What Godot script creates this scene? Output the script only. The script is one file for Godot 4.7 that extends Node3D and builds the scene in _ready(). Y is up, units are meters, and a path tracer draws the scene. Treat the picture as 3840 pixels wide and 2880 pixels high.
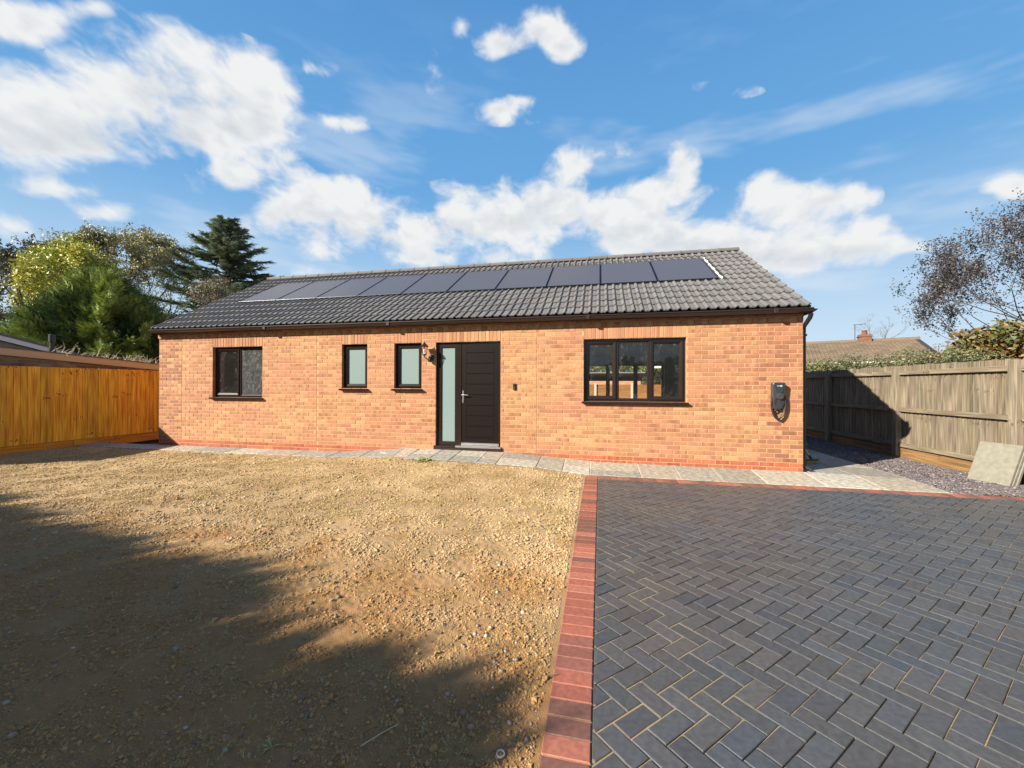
extends Node3D

# ---------- mesh builder ----------
class MB:
	var v := PackedVector3Array()
	var n := PackedVector3Array()
	var c := PackedColorArray()
	var t := PackedVector2Array()
	var col := Color(1, 1, 1)
	var xf := Transform3D()
	var uvx := Vector3.RIGHT
	var uvy := Vector3.UP
	var uvo := Vector2.ZERO

	func trin(a: Vector3, b: Vector3, d: Vector3, na: Vector3, nb: Vector3, nd: Vector3, ca: Color, cb: Color, cd: Color) -> void:
		var uva := Vector2(a.dot(uvx), a.dot(uvy)) + uvo
		var uvb := Vector2(b.dot(uvx), b.dot(uvy)) + uvo
		var uvd := Vector2(d.dot(uvx), d.dot(uvy)) + uvo
		if (d - a).cross(b - a).dot(na + nb + nd) < 0.0:
			var tv := b; b = d; d = tv
			var tn := nb; nb = nd; nd = tn
			var tc := cb; cb = cd; cd = tc
			var tu := uvb; uvb = uvd; uvd = tu
		v.append(xf * a); v.append(xf * b); v.append(xf * d)
		n.append((xf.basis * na).normalized()); n.append((xf.basis * nb).normalized()); n.append((xf.basis * nd).normalized())
		c.append(ca); c.append(cb); c.append(cd)
		t.append(uva); t.append(uvb); t.append(uvd)

	func tri(a: Vector3, b: Vector3, d: Vector3, out: Vector3) -> void:
		var nn := (d - a).cross(b - a)
		if nn.length_squared() < 1e-16:
			return
		nn = nn.normalized()
		if nn.dot(out) < 0.0:
			nn = -nn
		trin(a, b, d, nn, nn, nn, col, col, col)

	func quad(a: Vector3, b: Vector3, d: Vector3, e: Vector3, out: Vector3) -> void:
		tri(a, b, d, out)
		tri(a, d, e, out)

	func quadc(a: Vector3, b: Vector3, d: Vector3, e: Vector3, ca: Color, cb: Color, cd: Color, ce: Color, out: Vector3) -> void:
		trin(a, b, d, out, out, out, ca, cb, cd)
		trin(a, d, e, out, out, out, ca, cd, ce)

	func box(lo: Vector3, hi: Vector3, bev := 0.0) -> void:
		var m := (lo + hi) * 0.5
		var h := (hi - lo) * 0.5
		var P := func(s: Vector3, ax: int) -> Vector3:
			var q := Vector3(s.x * (h.x - bev), s.y * (h.y - bev), s.z * (h.z - bev))
			q[ax] = s[ax] * h[ax]
			return m + q
		for a in 3:
			var b := (a + 1) % 3
			var d := (a + 2) % 3
			for s: float in [-1.0, 1.0]:
				var q: Array[Vector3] = []
				for w: Array in [[-1.0, -1.0], [1.0, -1.0], [1.0, 1.0], [-1.0, 1.0]]:
					var k := Vector3.ZERO
					k[a] = s; k[b] = w[0]; k[d] = w[1]
					q.append(P.call(k, a))
				var o := Vector3.ZERO
				o[a] = s
				quad(q[0], q[1], q[2], q[3], o)
			if bev > 0.0:
				for s1: float in [-1.0, 1.0]:
					for s2: float in [-1.0, 1.0]:
						var k1 := Vector3.ZERO
						k1[a] = s1; k1[b] = s2; k1[d] = -1.0
						var k2 := k1
						k2[d] = 1.0
						var o := Vector3.ZERO
						o[a] = s1; o[b] = s2
						quad(P.call(k1, a), P.call(k2, a), P.call(k2, b), P.call(k1, b), o)
		if bev > 0.0:
			for sx: float in [-1.0, 1.0]:
				for sy: float in [-1.0, 1.0]:
					for sz: float in [-1.0, 1.0]:
						var k := Vector3(sx, sy, sz)
						tri(P.call(k, 0), P.call(k, 1), P.call(k, 2), k)

	func tube(pts: PackedVector3Array, rads: PackedFloat32Array, seg := 6, caps := true) -> void:
		var rings := []
		var up := Vector3.UP
		for i in pts.size():
			var d := (pts[mini(i + 1, pts.size() - 1)] - pts[maxi(i - 1, 0)]).normalized()
			var sx := d.cross(up)
			if sx.length() < 0.1:
				sx = d.cross(Vector3.RIGHT)
			sx = sx.normalized()
			var sy := sx.cross(d).normalized()
			up = sy
			var r := PackedVector3Array()
			for k in seg:
				var a := TAU * k / seg
				r.append(sx * cos(a) + sy * sin(a))
			rings.append(r)
		for i in pts.size() - 1:
			for k in seg:
				var k2 := (k + 1) % seg
				var n0: Vector3 = rings[i][k]
				var n1: Vector3 = rings[i][k2]
				var n2: Vector3 = rings[i + 1][k2]
				var n3: Vector3 = rings[i + 1][k]
				var a := pts[i] + n0 * rads[i]
				var b := pts[i] + n1 * rads[i]
				var d := pts[i + 1] + n2 * rads[i + 1]
				var e := pts[i + 1] + n3 * rads[i + 1]
				trin(a, b, d, n0, n1, n2, col, col, col)
				trin(a, d, e, n0, n2, n3, col, col, col)
		if caps:
			for e: int in [0, pts.size() - 1]:
				var o := pts[e] - pts[1 if e == 0 else e - 1]
				for k in range(1, seg - 1):
					tri(pts[e] + rings[e][0] * rads[e], pts[e] + rings[e][k] * rads[e], pts[e] + rings[e][k + 1] * rads[e], o)

	func lathe(prof: PackedVector2Array, seg := 16) -> void:
		for i in prof.size() - 1:
			var p := prof[i]
			var q := prof[i + 1]
			var dn := Vector2(q.y - p.y, p.x - q.x).normalized()
			for k in seg:
				var a := TAU * k / seg
				var b := TAU * (k + 1) / seg
				var A := Vector3(cos(a), 0, sin(a))
				var B := Vector3(cos(b), 0, sin(b))
				var na := A * dn.x + Vector3.UP * dn.y
				var nb := B * dn.x + Vector3.UP * dn.y
				trin(A * p.x + Vector3.UP * p.y, B * p.x + Vector3.UP * p.y, B * q.x + Vector3.UP * q.y, na, nb, nb, col, col, col)
				trin(A * p.x + Vector3.UP * p.y, B * q.x + Vector3.UP * q.y, A * q.x + Vector3.UP * q.y, na, nb, na, col, col, col)

	# a mitred rectangular frame in the xy plane; profile of (inset, z) from the outer back to the inner back
	func ring(x0: float, x1: float, y0: float, y1: float, prof: Array) -> void:
		for i in prof.size() - 1:
			var p: Vector2 = prof[i]
			var q: Vector2 = prof[i + 1]
			var di := q.x - p.x
			var dz := q.y - p.y
			var A := [Vector3(x0 + p.x, y0 + p.x, p.y), Vector3(x1 - p.x, y0 + p.x, p.y), Vector3(x1 - p.x, y1 - p.x, p.y), Vector3(x0 + p.x, y1 - p.x, p.y)]
			var B := [Vector3(x0 + q.x, y0 + q.x, q.y), Vector3(x1 - q.x, y0 + q.x, q.y), Vector3(x1 - q.x, y1 - q.x, q.y), Vector3(x0 + q.x, y1 - q.x, q.y)]
			var I := [Vector3.UP, Vector3.LEFT, Vector3.DOWN, Vector3.RIGHT]
			for k in 4:
				var k2 := (k + 1) % 4
				quad(A[k], A[k2], B[k2], B[k], I[k] * -dz + Vector3.BACK * di)

	# a flat-topped piece on the ground with chamfered upper edges; poly in (x, z), top(x, z) gives heights
	func paver(poly: PackedVector2Array, top: Callable, ch: float, depth: float) -> void:
		var m := poly.size()
		var ins := PackedVector2Array()
		var ctr := Vector2.ZERO
		for p in poly:
			ctr += p / m
		for i in m:
			var a := poly[(i + m - 1) % m]
			var b := poly[i]
			var d := poly[(i + 1) % m]
			var e1 := (b - a).normalized()
			var e2 := (d - b).normalized()
			var n1 := Vector2(-e1.y, e1.x)
			if n1.dot(ctr - b) < 0: n1 = -n1
			var n2 := Vector2(-e2.y, e2.x)
			if n2.dot(ctr - b) < 0: n2 = -n2
			ins.append(b + (n1 + n2) * ch / maxf(1.0 + n1.dot(n2), 0.25))
		var T := PackedVector3Array()
		var E := PackedVector3Array()
		var B := PackedVector3Array()
		for i in m:
			T.append(Vector3(ins[i].x, top.call(ins[i].x, ins[i].y), ins[i].y))
			var y: float = top.call(poly[i].x, poly[i].y)
			E.append(Vector3(poly[i].x, y - ch * 0.8, poly[i].y))
			B.append(Vector3(poly[i].x, y - depth, poly[i].y))
		for i in range(1, m - 1):
			tri(T[0], T[i], T[i + 1], Vector3.UP)
		for i in m:
			var j := (i + 1) % m
			var o2 := (poly[i] + poly[j]) * 0.5 - ctr
			var o := Vector3(o2.x, 0, o2.y).normalized()
			quad(E[i], E[j], T[j], T[i], o + Vector3.UP * 0.8)
			quad(B[i], B[j], E[j], E[i], o)

	func mesh() -> ArrayMesh:
		var arr := []
		arr.resize(Mesh.ARRAY_MAX)
		arr[Mesh.ARRAY_VERTEX] = v
		arr[Mesh.ARRAY_NORMAL] = n
		arr[Mesh.ARRAY_COLOR] = c
		arr[Mesh.ARRAY_TEX_UV] = t
		var m := ArrayMesh.new()
		m.add_surface_from_arrays(Mesh.PRIMITIVE_TRIANGLES, arr)
		return m

var rng := RandomNumberGenerator.new()
var M := {}
var names := {}

func numbered(s: String) -> String:
	names[s] = names.get(s, 0) + 1
	return s if names[s] == 1 else "%s_%03d" % [s, names[s] - 1]

func obj(called: String, mb, m: Material, parent: Node = self) -> MeshInstance3D:
	var o := MeshInstance3D.new()
	o.mesh = mb.mesh() if mb is MB else mb
	o.material_override = m
	o.cast_shadow = GeometryInstance3D.SHADOW_CASTING_SETTING_ON
	if parent == self:
		o.name = numbered(called)
	else:
		var k := 0
		var nm := called
		var key := "#%d" % parent.get_instance_id() + called
		k = names.get(key, 0)
		names[key] = k + 1
		if k > 0: nm = "%s_%03d" % [called, k]
		o.name = nm
	parent.add_child(o, true)
	return o

func tag(o: Node, label: String, category: String, group := "") -> Node:
	o.set_meta("label", label)
	o.set_meta("category", category)
	if group: o.set_meta("group", group)
	return o

func thing(called: String, label: String, category: String, at := Vector3.ZERO, group := "") -> Node3D:
	var o := Node3D.new()
	o.name = numbered(called)
	add_child(o)
	o.position = at
	tag(o, label, category, group)
	return o

func struct(called: String, mb, m: Material) -> MeshInstance3D:
	var o := obj(called, mb, m)
	o.set_meta("kind", "structure")
	return o

func stuff(o: Node) -> Node:
	o.set_meta("kind", "stuff")
	return o

func multi(called: String, mesh: Mesh, m: Material, xs: Array, cs: PackedColorArray, parent: Node = self) -> MultiMeshInstance3D:
	var mm := MultiMesh.new()
	mm.transform_format = MultiMesh.TRANSFORM_3D
	mm.use_colors = true
	mm.mesh = mesh
	mm.instance_count = xs.size()
	for i in xs.size():
		mm.set_instance_transform(i, xs[i])
		mm.set_instance_color(i, cs[i])
	var o := MultiMeshInstance3D.new()
	o.multimesh = mm
	o.material_override = m
	if parent == self:
		o.name = numbered(called)
	else:
		o.name = called
	parent.add_child(o, true)
	o.set_meta("kind", "stuff")
	return o

func rf(a: float, b: float) -> float:
	return rng.randf_range(a, b)

func lin(r: float, g: float, b: float) -> Color:
	return Color(r, g, b)

func mul(c: Color, k: float) -> Color:
	return Color(c.r * k, c.g * k, c.b * k)

func table(x: float, t: Array) -> float:
	if x <= t[0][0]: return t[0][1]
	for i in t.size() - 1:
		if x < t[i + 1][0]:
			return lerpf(t[i][1], t[i + 1][1], (x - t[i][0]) / (t[i + 1][0] - t[i][0]))
	return t[-1][1]

func fnoise(freq: float, oct := 3, sd := 1, kind := FastNoiseLite.TYPE_SIMPLEX_SMOOTH) -> FastNoiseLite:
	var f := FastNoiseLite.new()
	f.noise_type = kind
	f.frequency = freq
	f.fractal_octaves = oct
	f.fractal_type = FastNoiseLite.FRACTAL_FBM if oct > 1 else FastNoiseLite.FRACTAL_NONE
	f.seed = sd
	return f

func gray(freq: float, oct: int, sd: int, size := 512, kind := FastNoiseLite.TYPE_SIMPLEX_SMOOTH) -> Image:
	return fnoise(freq, oct, sd, kind).get_seamless_image(size, size)

func toned(im: Image, lo: Color, hi: Color, gamma := 1.0) -> ImageTexture:
	var src := im.get_data()
	var out := PackedByteArray()
	out.resize(src.size() * 3)
	var lut := PackedByteArray()
	for i in 256:
		var k := pow(i / 255.0, gamma)
		var cc := lo.lerp(hi, k)
		lut.append(int(clampf(cc.r, 0, 1) * 255)); lut.append(int(clampf(cc.g, 0, 1) * 255)); lut.append(int(clampf(cc.b, 0, 1) * 255))
	for i in src.size():
		var k := src[i] * 3
		out[i * 3] = lut[k]; out[i * 3 + 1] = lut[k + 1]; out[i * 3 + 2] = lut[k + 2]
	return ImageTexture.create_from_image(Image.create_from_data(im.get_width(), im.get_height(), false, Image.FORMAT_RGB8, out))

func mat(called: String, c: Color, rough: float, vc := false) -> StandardMaterial3D:
	var m := StandardMaterial3D.new()
	m.resource_name = called
	m.albedo_color = c.linear_to_srgb()
	m.roughness = rough
	m.vertex_color_use_as_albedo = vc
	M[called] = m
	return m

func tri_tex(m: StandardMaterial3D, tex: Texture2D, sc: Vector3, height: Texture2D = null, hs := 0.2) -> void:
	m.albedo_texture = tex
	m.uv1_triplanar = true
	m.uv1_world_triplanar = true
	m.uv1_scale = sc
	if height:
		m.heightmap_enabled = true
		m.heightmap_texture = height
		m.heightmap_scale = hs

# ---------- the lie of the land ----------
const WALLH := [[-2.0, 0.06], [4.8, 0.08], [6.3, 0.212], [8.35, 0.212], [10.0, 0.10], [13.4, 0.075], [14.9, 0.03], [17.0, 0.02]]
const OUTH := [[-2.0, 0.05], [4.9, 0.055], [6.6, 0.14], [7.5, 0.145], [9.07, 0.095], [9.9, 0.012], [17.0, 0.004]]

func path_h(x: float, z: float) -> float:
	var zo := 0.5 if x < 6.6 else 0.74
	if z < 0.0 and x > 13.3:
		return table(x, WALLH) - 0.004 * minf(-z, 6.0)
	return lerpf(table(x, WALLH), table(x, OUTH), clampf(z / zo, 0.0, 1.0))

var n_big := fnoise(0.35, 2, 11)
var n_mid := fnoise(2.6, 3, 12)
var n_fine := fnoise(16.0, 2, 13)
var n_cell := fnoise(11.0, 1, 14, FastNoiseLite.TYPE_CELLULAR)
var n_tone := fnoise(0.8, 4, 15)
var n_tone2 := fnoise(1.7, 3, 16)

func soil_base(x: float, z: float) -> float:
	var k := smoothstep(0.5, 3.2, z)
	var e := table(x, OUTH) - 0.015
	if x > 6.6 and z < 0.74: e -= 0.06
	var y := lerpf(e, 0.012, k)
	y = lerpf(y, -0.004, smoothstep(9.2, 9.87, x) * smoothstep(0.7, 1.3, z))
	return y

func soil_h(x: float, z: float) -> float:
	var e := smoothstep(9.875, 9.7, x) * 0.8 + 0.2
	var r := n_tone2.get_noise_2d(x, z) * 0.5 + 0.5
	return soil_base(x, z) + (n_big.get_noise_2d(x, z) * 0.020 + n_mid.get_noise_2d(x, z) * 0.009 + n_fine.get_noise_2d(x, z) * 0.010 * (0.35 + r) + n_cell.get_noise_2d(x, z) * -0.006 * r) * e

func soil_c(x: float, z: float) -> Color:
	var a := n_tone.get_noise_2d(x, z) * 0.9 + 0.5
	var b := n_tone2.get_noise_2d(x + 40.0, z) * 0.9 + 0.5
	var cc := lin(0.50, 0.335, 0.165).lerp(lin(0.70, 0.51, 0.28), clampf(a, 0, 1))
	cc = cc.lerp(lin(0.40, 0.27, 0.10), clampf((b - 0.55) * 1.4, 0, 0.55))
	cc = cc.lerp(lin(0.48, 0.255, 0.090), smoothstep(3.5, 5.6, z + (a - 0.5) * 1.6 + (b - 0.5)) * 0.85)  # browner towards the viewpoint: ochre soil, with the warm tone of shade painted in
	return cc

# ---------- sky ----------
# clouds: azimuth, elevation, half width (in azimuth, in elevation), half height (same), density; degrees
const CLOUDS := [
	-61.1, 24.6, 6.5, 2.6, 0, 2.6, 1, -54.3, 30, 5.1, 1.9, 0, 3.2, 1, -50, 30, 5.8, 1.8, 0, 3.6, 1, -44.7, 31.5, 4.2, 1.1, 0, 3, 1,
	-50.8, 26.7, 7.6, 2.2, 0, 2.4, 1, -59.3, 22.5, 6.2, 2.2, 0, 1.9, 1, -63.6, 22.6, 3.3, 1.4, 0, 2.6, 1, -45.6, 28.9, 3.9, 1, 0, 1.9, 0.9,
	-63.1, 30.1, 2.7, 1.4, 0, 1.4, 1, -59.1, 32.9, 1.8, 0.8, 0, 0.6, 0.7, -36.7, 31, 3.7, 0.7, 0, 0.9, 0.8, -39.7, 29.1, 2.4, 0.5, 0, 0.6, 0.5,
	-40.2, 34.9, 2.9, 0.7, 0, 0.7, 0.4, -46.5, 23.3, 3.4, 0.8, 0, 1.9, 1, -41.7, 26.4, 2.8, 0.6, 0, 1.6, 0.8, -38.1, 23, 5, 0.8, 0, 2.6, 1,
	-33.3, 21.9, 6.3, 0.7, 0, 3.1, 1, -42.7, 20.6, 4.1, 0.8, 0, 1.9, 0.9, -28.8, 19.1, 5.6, 0.4, 0, 2, 0.9, -37.5, 19.2, 5.1, 0.7, 0, 1.9, 0.7,
	-21.6, 21.4, 4.2, 0.2, 0, 2, 0.9, -14.1, 23.9, 8.6, -0.1, 0, 2.5, 1, -6.8, 24.9, 7.1, -0.4, 0, 2.9, 1, -3.3, 28.8, 3.3, -0.3, 0, 1.9, 1,
	-16.1, 21, 8.6, 0, 0, 2.3, 0.9, 2.1, 21.6, 6.6, -0.7, 0, 3.1, 1, 7, 24.1, 5.1, -0.7, 0, 2.6, 1, 10.2, 27.4, 2.1, -0.4, 0, 2.5, 0.9,
	11, 19, 9.7, -1.5, 0, 2.7, 1, 17.4, 17, 6.9, -1.2, 0, 2.3, 1, 19.3, 22.2, 3.3, -0.7, 0, 2.5, 0.9, 25.6, 20.8, 3.2, -0.9, 0, 1.8, 1,
	23, 19.2, 3.2, -0.7, 0, 1.5, 0.9, 26.4, 14.9, 5.6, -1.2, 0, 2, 1, 31.3, 14.4, 2.5, -0.6, 0, 0.8, 0.8, 22.1, 14.7, 4.7, -0.8, 0, 1.6, 0.8,
	-13.2, 40.6, 3.6, 0, 0, 1.3, 1, -8.6, 41.8, 3.9, -0.2, 0, 1.5, 1, -5.3, 40.4, 2.3, -0.2, 0, 1.2, 1, -19.8, 41.9, 1.6, 0.1, 0, 1, 0.7,
	-23.3, 37.8, 1.3, 0.1, 0, 1.7, 0.3, -14.1, 34.6, 3.8, 0, 0, 1.1, 1, -11.2, 35.6, 2.1, 0, 0, 0.7, 0.9, -9.5, 33.3, 1.5, 0, 0, 0.4, 0.5,
	39.1, 17.5, 1.5, -0.5, 0, 0.9, 0.9, -62.2, 17.2, 2.8, 0.9, 0, 1, 0.5, -58.5, 16.5, 2.6, 0.7, 0, 0.9, 0.8, -63.7, 14, 1.9, 0.6, 0, 1.4, 0.5,
	-15.4, 17.4, 8.6, 0, 0, 1.3, 0.8, -25.7, 17, 4.5, 0.3, 0, 0.8, 0.5, 15.3, 33.3, 3, -0.8, 0, 0.5, 0.1, 5.8, 33.6, 3.5, -0.6, 0, 0.6, 0.1,
	29.8, 16.5, 2.8, -0.7, 0, 0.9, 0.5, -39.6, 14, 3.8, 0.4, 0, 0.8, 0.4, -37.5, 16.7, 2.8, 0.3, 0, 1, 0.4, 1.5, 29.5, 1.9, -0.2, 0, 1, 0.4,
]

func make_sky(gain: float) -> ImageTexture:
	var W := 4096
	var H := 2048
	var im := Image.create(W, H, false, Image.FORMAT_RGBF)
	var zen := lin(0.062, 0.235, 0.58)
	var mid := lin(0.155, 0.41, 0.76)
	var low := lin(0.40, 0.65, 0.90)
	for y in H / 2:
		var el := 90.0 - (y + 0.5) / H * 180.0
		var cc := low.lerp(mid, smoothstep(0.0, 26.0, el)).lerp(zen, smoothstep(20.0, 62.0, el))
		cc = cc.lerp(lin(0.74, 0.85, 0.94), pow(1.0 - clampf(el / 26.0, 0, 1), 1.5) * 0.85)
		im.fill_rect(Rect2i(0, y, W, 1), mul(cc, gain))
	im.fill_rect(Rect2i(0, H / 2, W, H / 2), mul(lin(0.22, 0.20, 0.16), gain))
	var list: Array = []
	for i in CLOUDS.size() / 7:
		list.append(CLOUDS.slice(i * 7, i * 7 + 7))
	rng.seed = 4
	for i in 46:   # the same kind of broken cloud all round
		var az := rf(62, 288)
		var el := rf(12, 48)
		for k in rng.randi_range(3, 5):
			var w := rf(3, 8)
			list.append([az + rf(-7, 7), el + rf(-2.5, 2.5), w, rf(-.3, .3), 0.0, w * rf(.3, .5), rf(.7, 1.0)])
	var dens := PackedFloat32Array()
	dens.resize(W * H / 2)
	for b: Array in list:
		var ext_x: float = absf(b[2]) * 1.85 + 1.0
		var ext_y: float = (absf(b[3]) + absf(b[5])) * 1.85 + 1.0
		var det: float = b[2] * b[5] - b[4] * b[3]
		var x0 := int(floor((b[0] - ext_x) / 360.0 * W))
		var x1 := int(floor((b[0] + ext_x) / 360.0 * W))
		var y0 := clampi(int((90.0 - b[1] - ext_y) / 180.0 * H), 0, H / 2 - 1)
		var y1 := clampi(int((90.0 - b[1] + ext_y) / 180.0 * H), 0, H / 2 - 1)
		for y in range(y0, y1 + 1):
			var de: float = 90.0 - y * 180.0 / H - b[1]
			for x in range(x0, x1 + 1):
				var da: float = float(x) / W * 360.0 - b[0]
				var p: float = (da * b[5] - de * b[4]) / det
				var q: float = (de * b[2] - da * b[3]) / det
				var r := p * p + q * q
				if r < 3.4:
					var k := y * W + posmod(x, W)
					var f: float = b[6] * clampf(1.08 - sqrt(r) * 0.70, 0.0, 1.0)
					dens[k] = dens[k] + f * (1.15 - dens[k]) if dens[k] < 1.15 else dens[k]
	var nz := fnoise(0.10, 7, 21)
	nz.fractal_gain = 0.58
	var nb := fnoise(0.14, 4, 24, FastNoiseLite.TYPE_CELLULAR)
	nb.fractal_gain = 0.45
	var nw := fnoise(0.16, 3, 22)
	var ns := fnoise(0.30, 3, 23)
	var nv := fnoise(0.035, 5, 25)     # thin veils of high cloud
	nv.fractal_gain = 0.6
	for y in range(int(H * 0.25), H / 2):
		var el := 90.0 - y * 180.0 / H
		var fade := smoothstep(45.0, 25.0, el)
		for x in W:
			var az := fposmod(float(x) / W * 360.0 + 180.0, 360.0) - 180.0
			var a := smoothstep(0.02, 0.55, nv.get_noise_2d(az * 0.55 - el * 0.5, el * 2.4 + az * 0.3)) * 0.34 * fade
			if a > 0.004:
				im.set_pixel(x, y, im.get_pixel(x, y).lerp(mul(lin(0.86, 0.90, 0.94), gain), a))
	for y in H / 2:
		var el := 90.0 - y * 180.0 / H
		var ce := cos(deg_to_rad(el))
		for x in W:
			var k := y * W + x
			var d := dens[k]
			if d <= -0.6 or d == 0.0:
				continue
			var az := fposmod(float(x) / W * 360.0 + 180.0, 360.0) - 180.0
			var sx := az * maxf(ce, 0.4)
			var wx := nw.get_noise_2d(sx, el) * 1.1
			var v := nz.get_noise_2d(sx + wx, el * 1.35 + wx * 0.8) * 0.85 - (nb.get_noise_2d(sx + wx, el * 1.25) + 0.45) * 0.42
			var a := smoothstep(0.24, 1.02, d * 0.98 + v * 1.15)
			if a <= 0.002:
				continue
			var under := dens[maxi(k - 26 * W, 0)] - dens[mini(k + 26 * W, dens.size() - 1)]
			var sh := clampf(0.62 + 0.6 * ns.get_noise_2d(sx + wx, el * 1.4) + v * 0.7 - under * 0.55, 0, 1)
			var thick := smoothstep(0.6, 1.2, d + v * 0.5)
			var cc := lin(0.90, 0.905, 0.90).lerp(lin(0.62, 0.66, 0.71), thick * (1.0 - sh) * 0.9)
			var base := im.get_pixel(x, y)
			im.set_pixel(x, y, base.lerp(mul(cc, gain), a * 0.97))
	return ImageTexture.create_from_image(im)

# ---------- materials ----------
# pressed concrete: soft cloudy patches, fine grit and pale specks of stone
func mottled() -> ImageTexture:
	var S := 512
	var a := gray(0.016, 3, 41, S).get_data()
	var b := gray(0.30, 2, 42, S).get_data()
	var c := gray(0.17, 1, 43, S, FastNoiseLite.TYPE_CELLULAR).get_data()
	var out := PackedByteArray()
	out.resize(S * S * 3)
	for i in S * S:
		var k := 0.62 + 0.14 * a[i] / 255.0 + 0.34 * (b[i] / 255.0 - 0.5)
		if c[i] < 26: k += 0.30 * (1.0 - c[i] / 26.0)
		var g := int(clampf(k, 0, 1) * 255)
		out[i * 3] = g; out[i * 3 + 1] = g; out[i * 3 + 2] = mini(int(g * 1.01), 255)
	return ImageTexture.create_from_image(Image.create_from_data(S, S, false, Image.FORMAT_RGB8, out))

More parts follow.
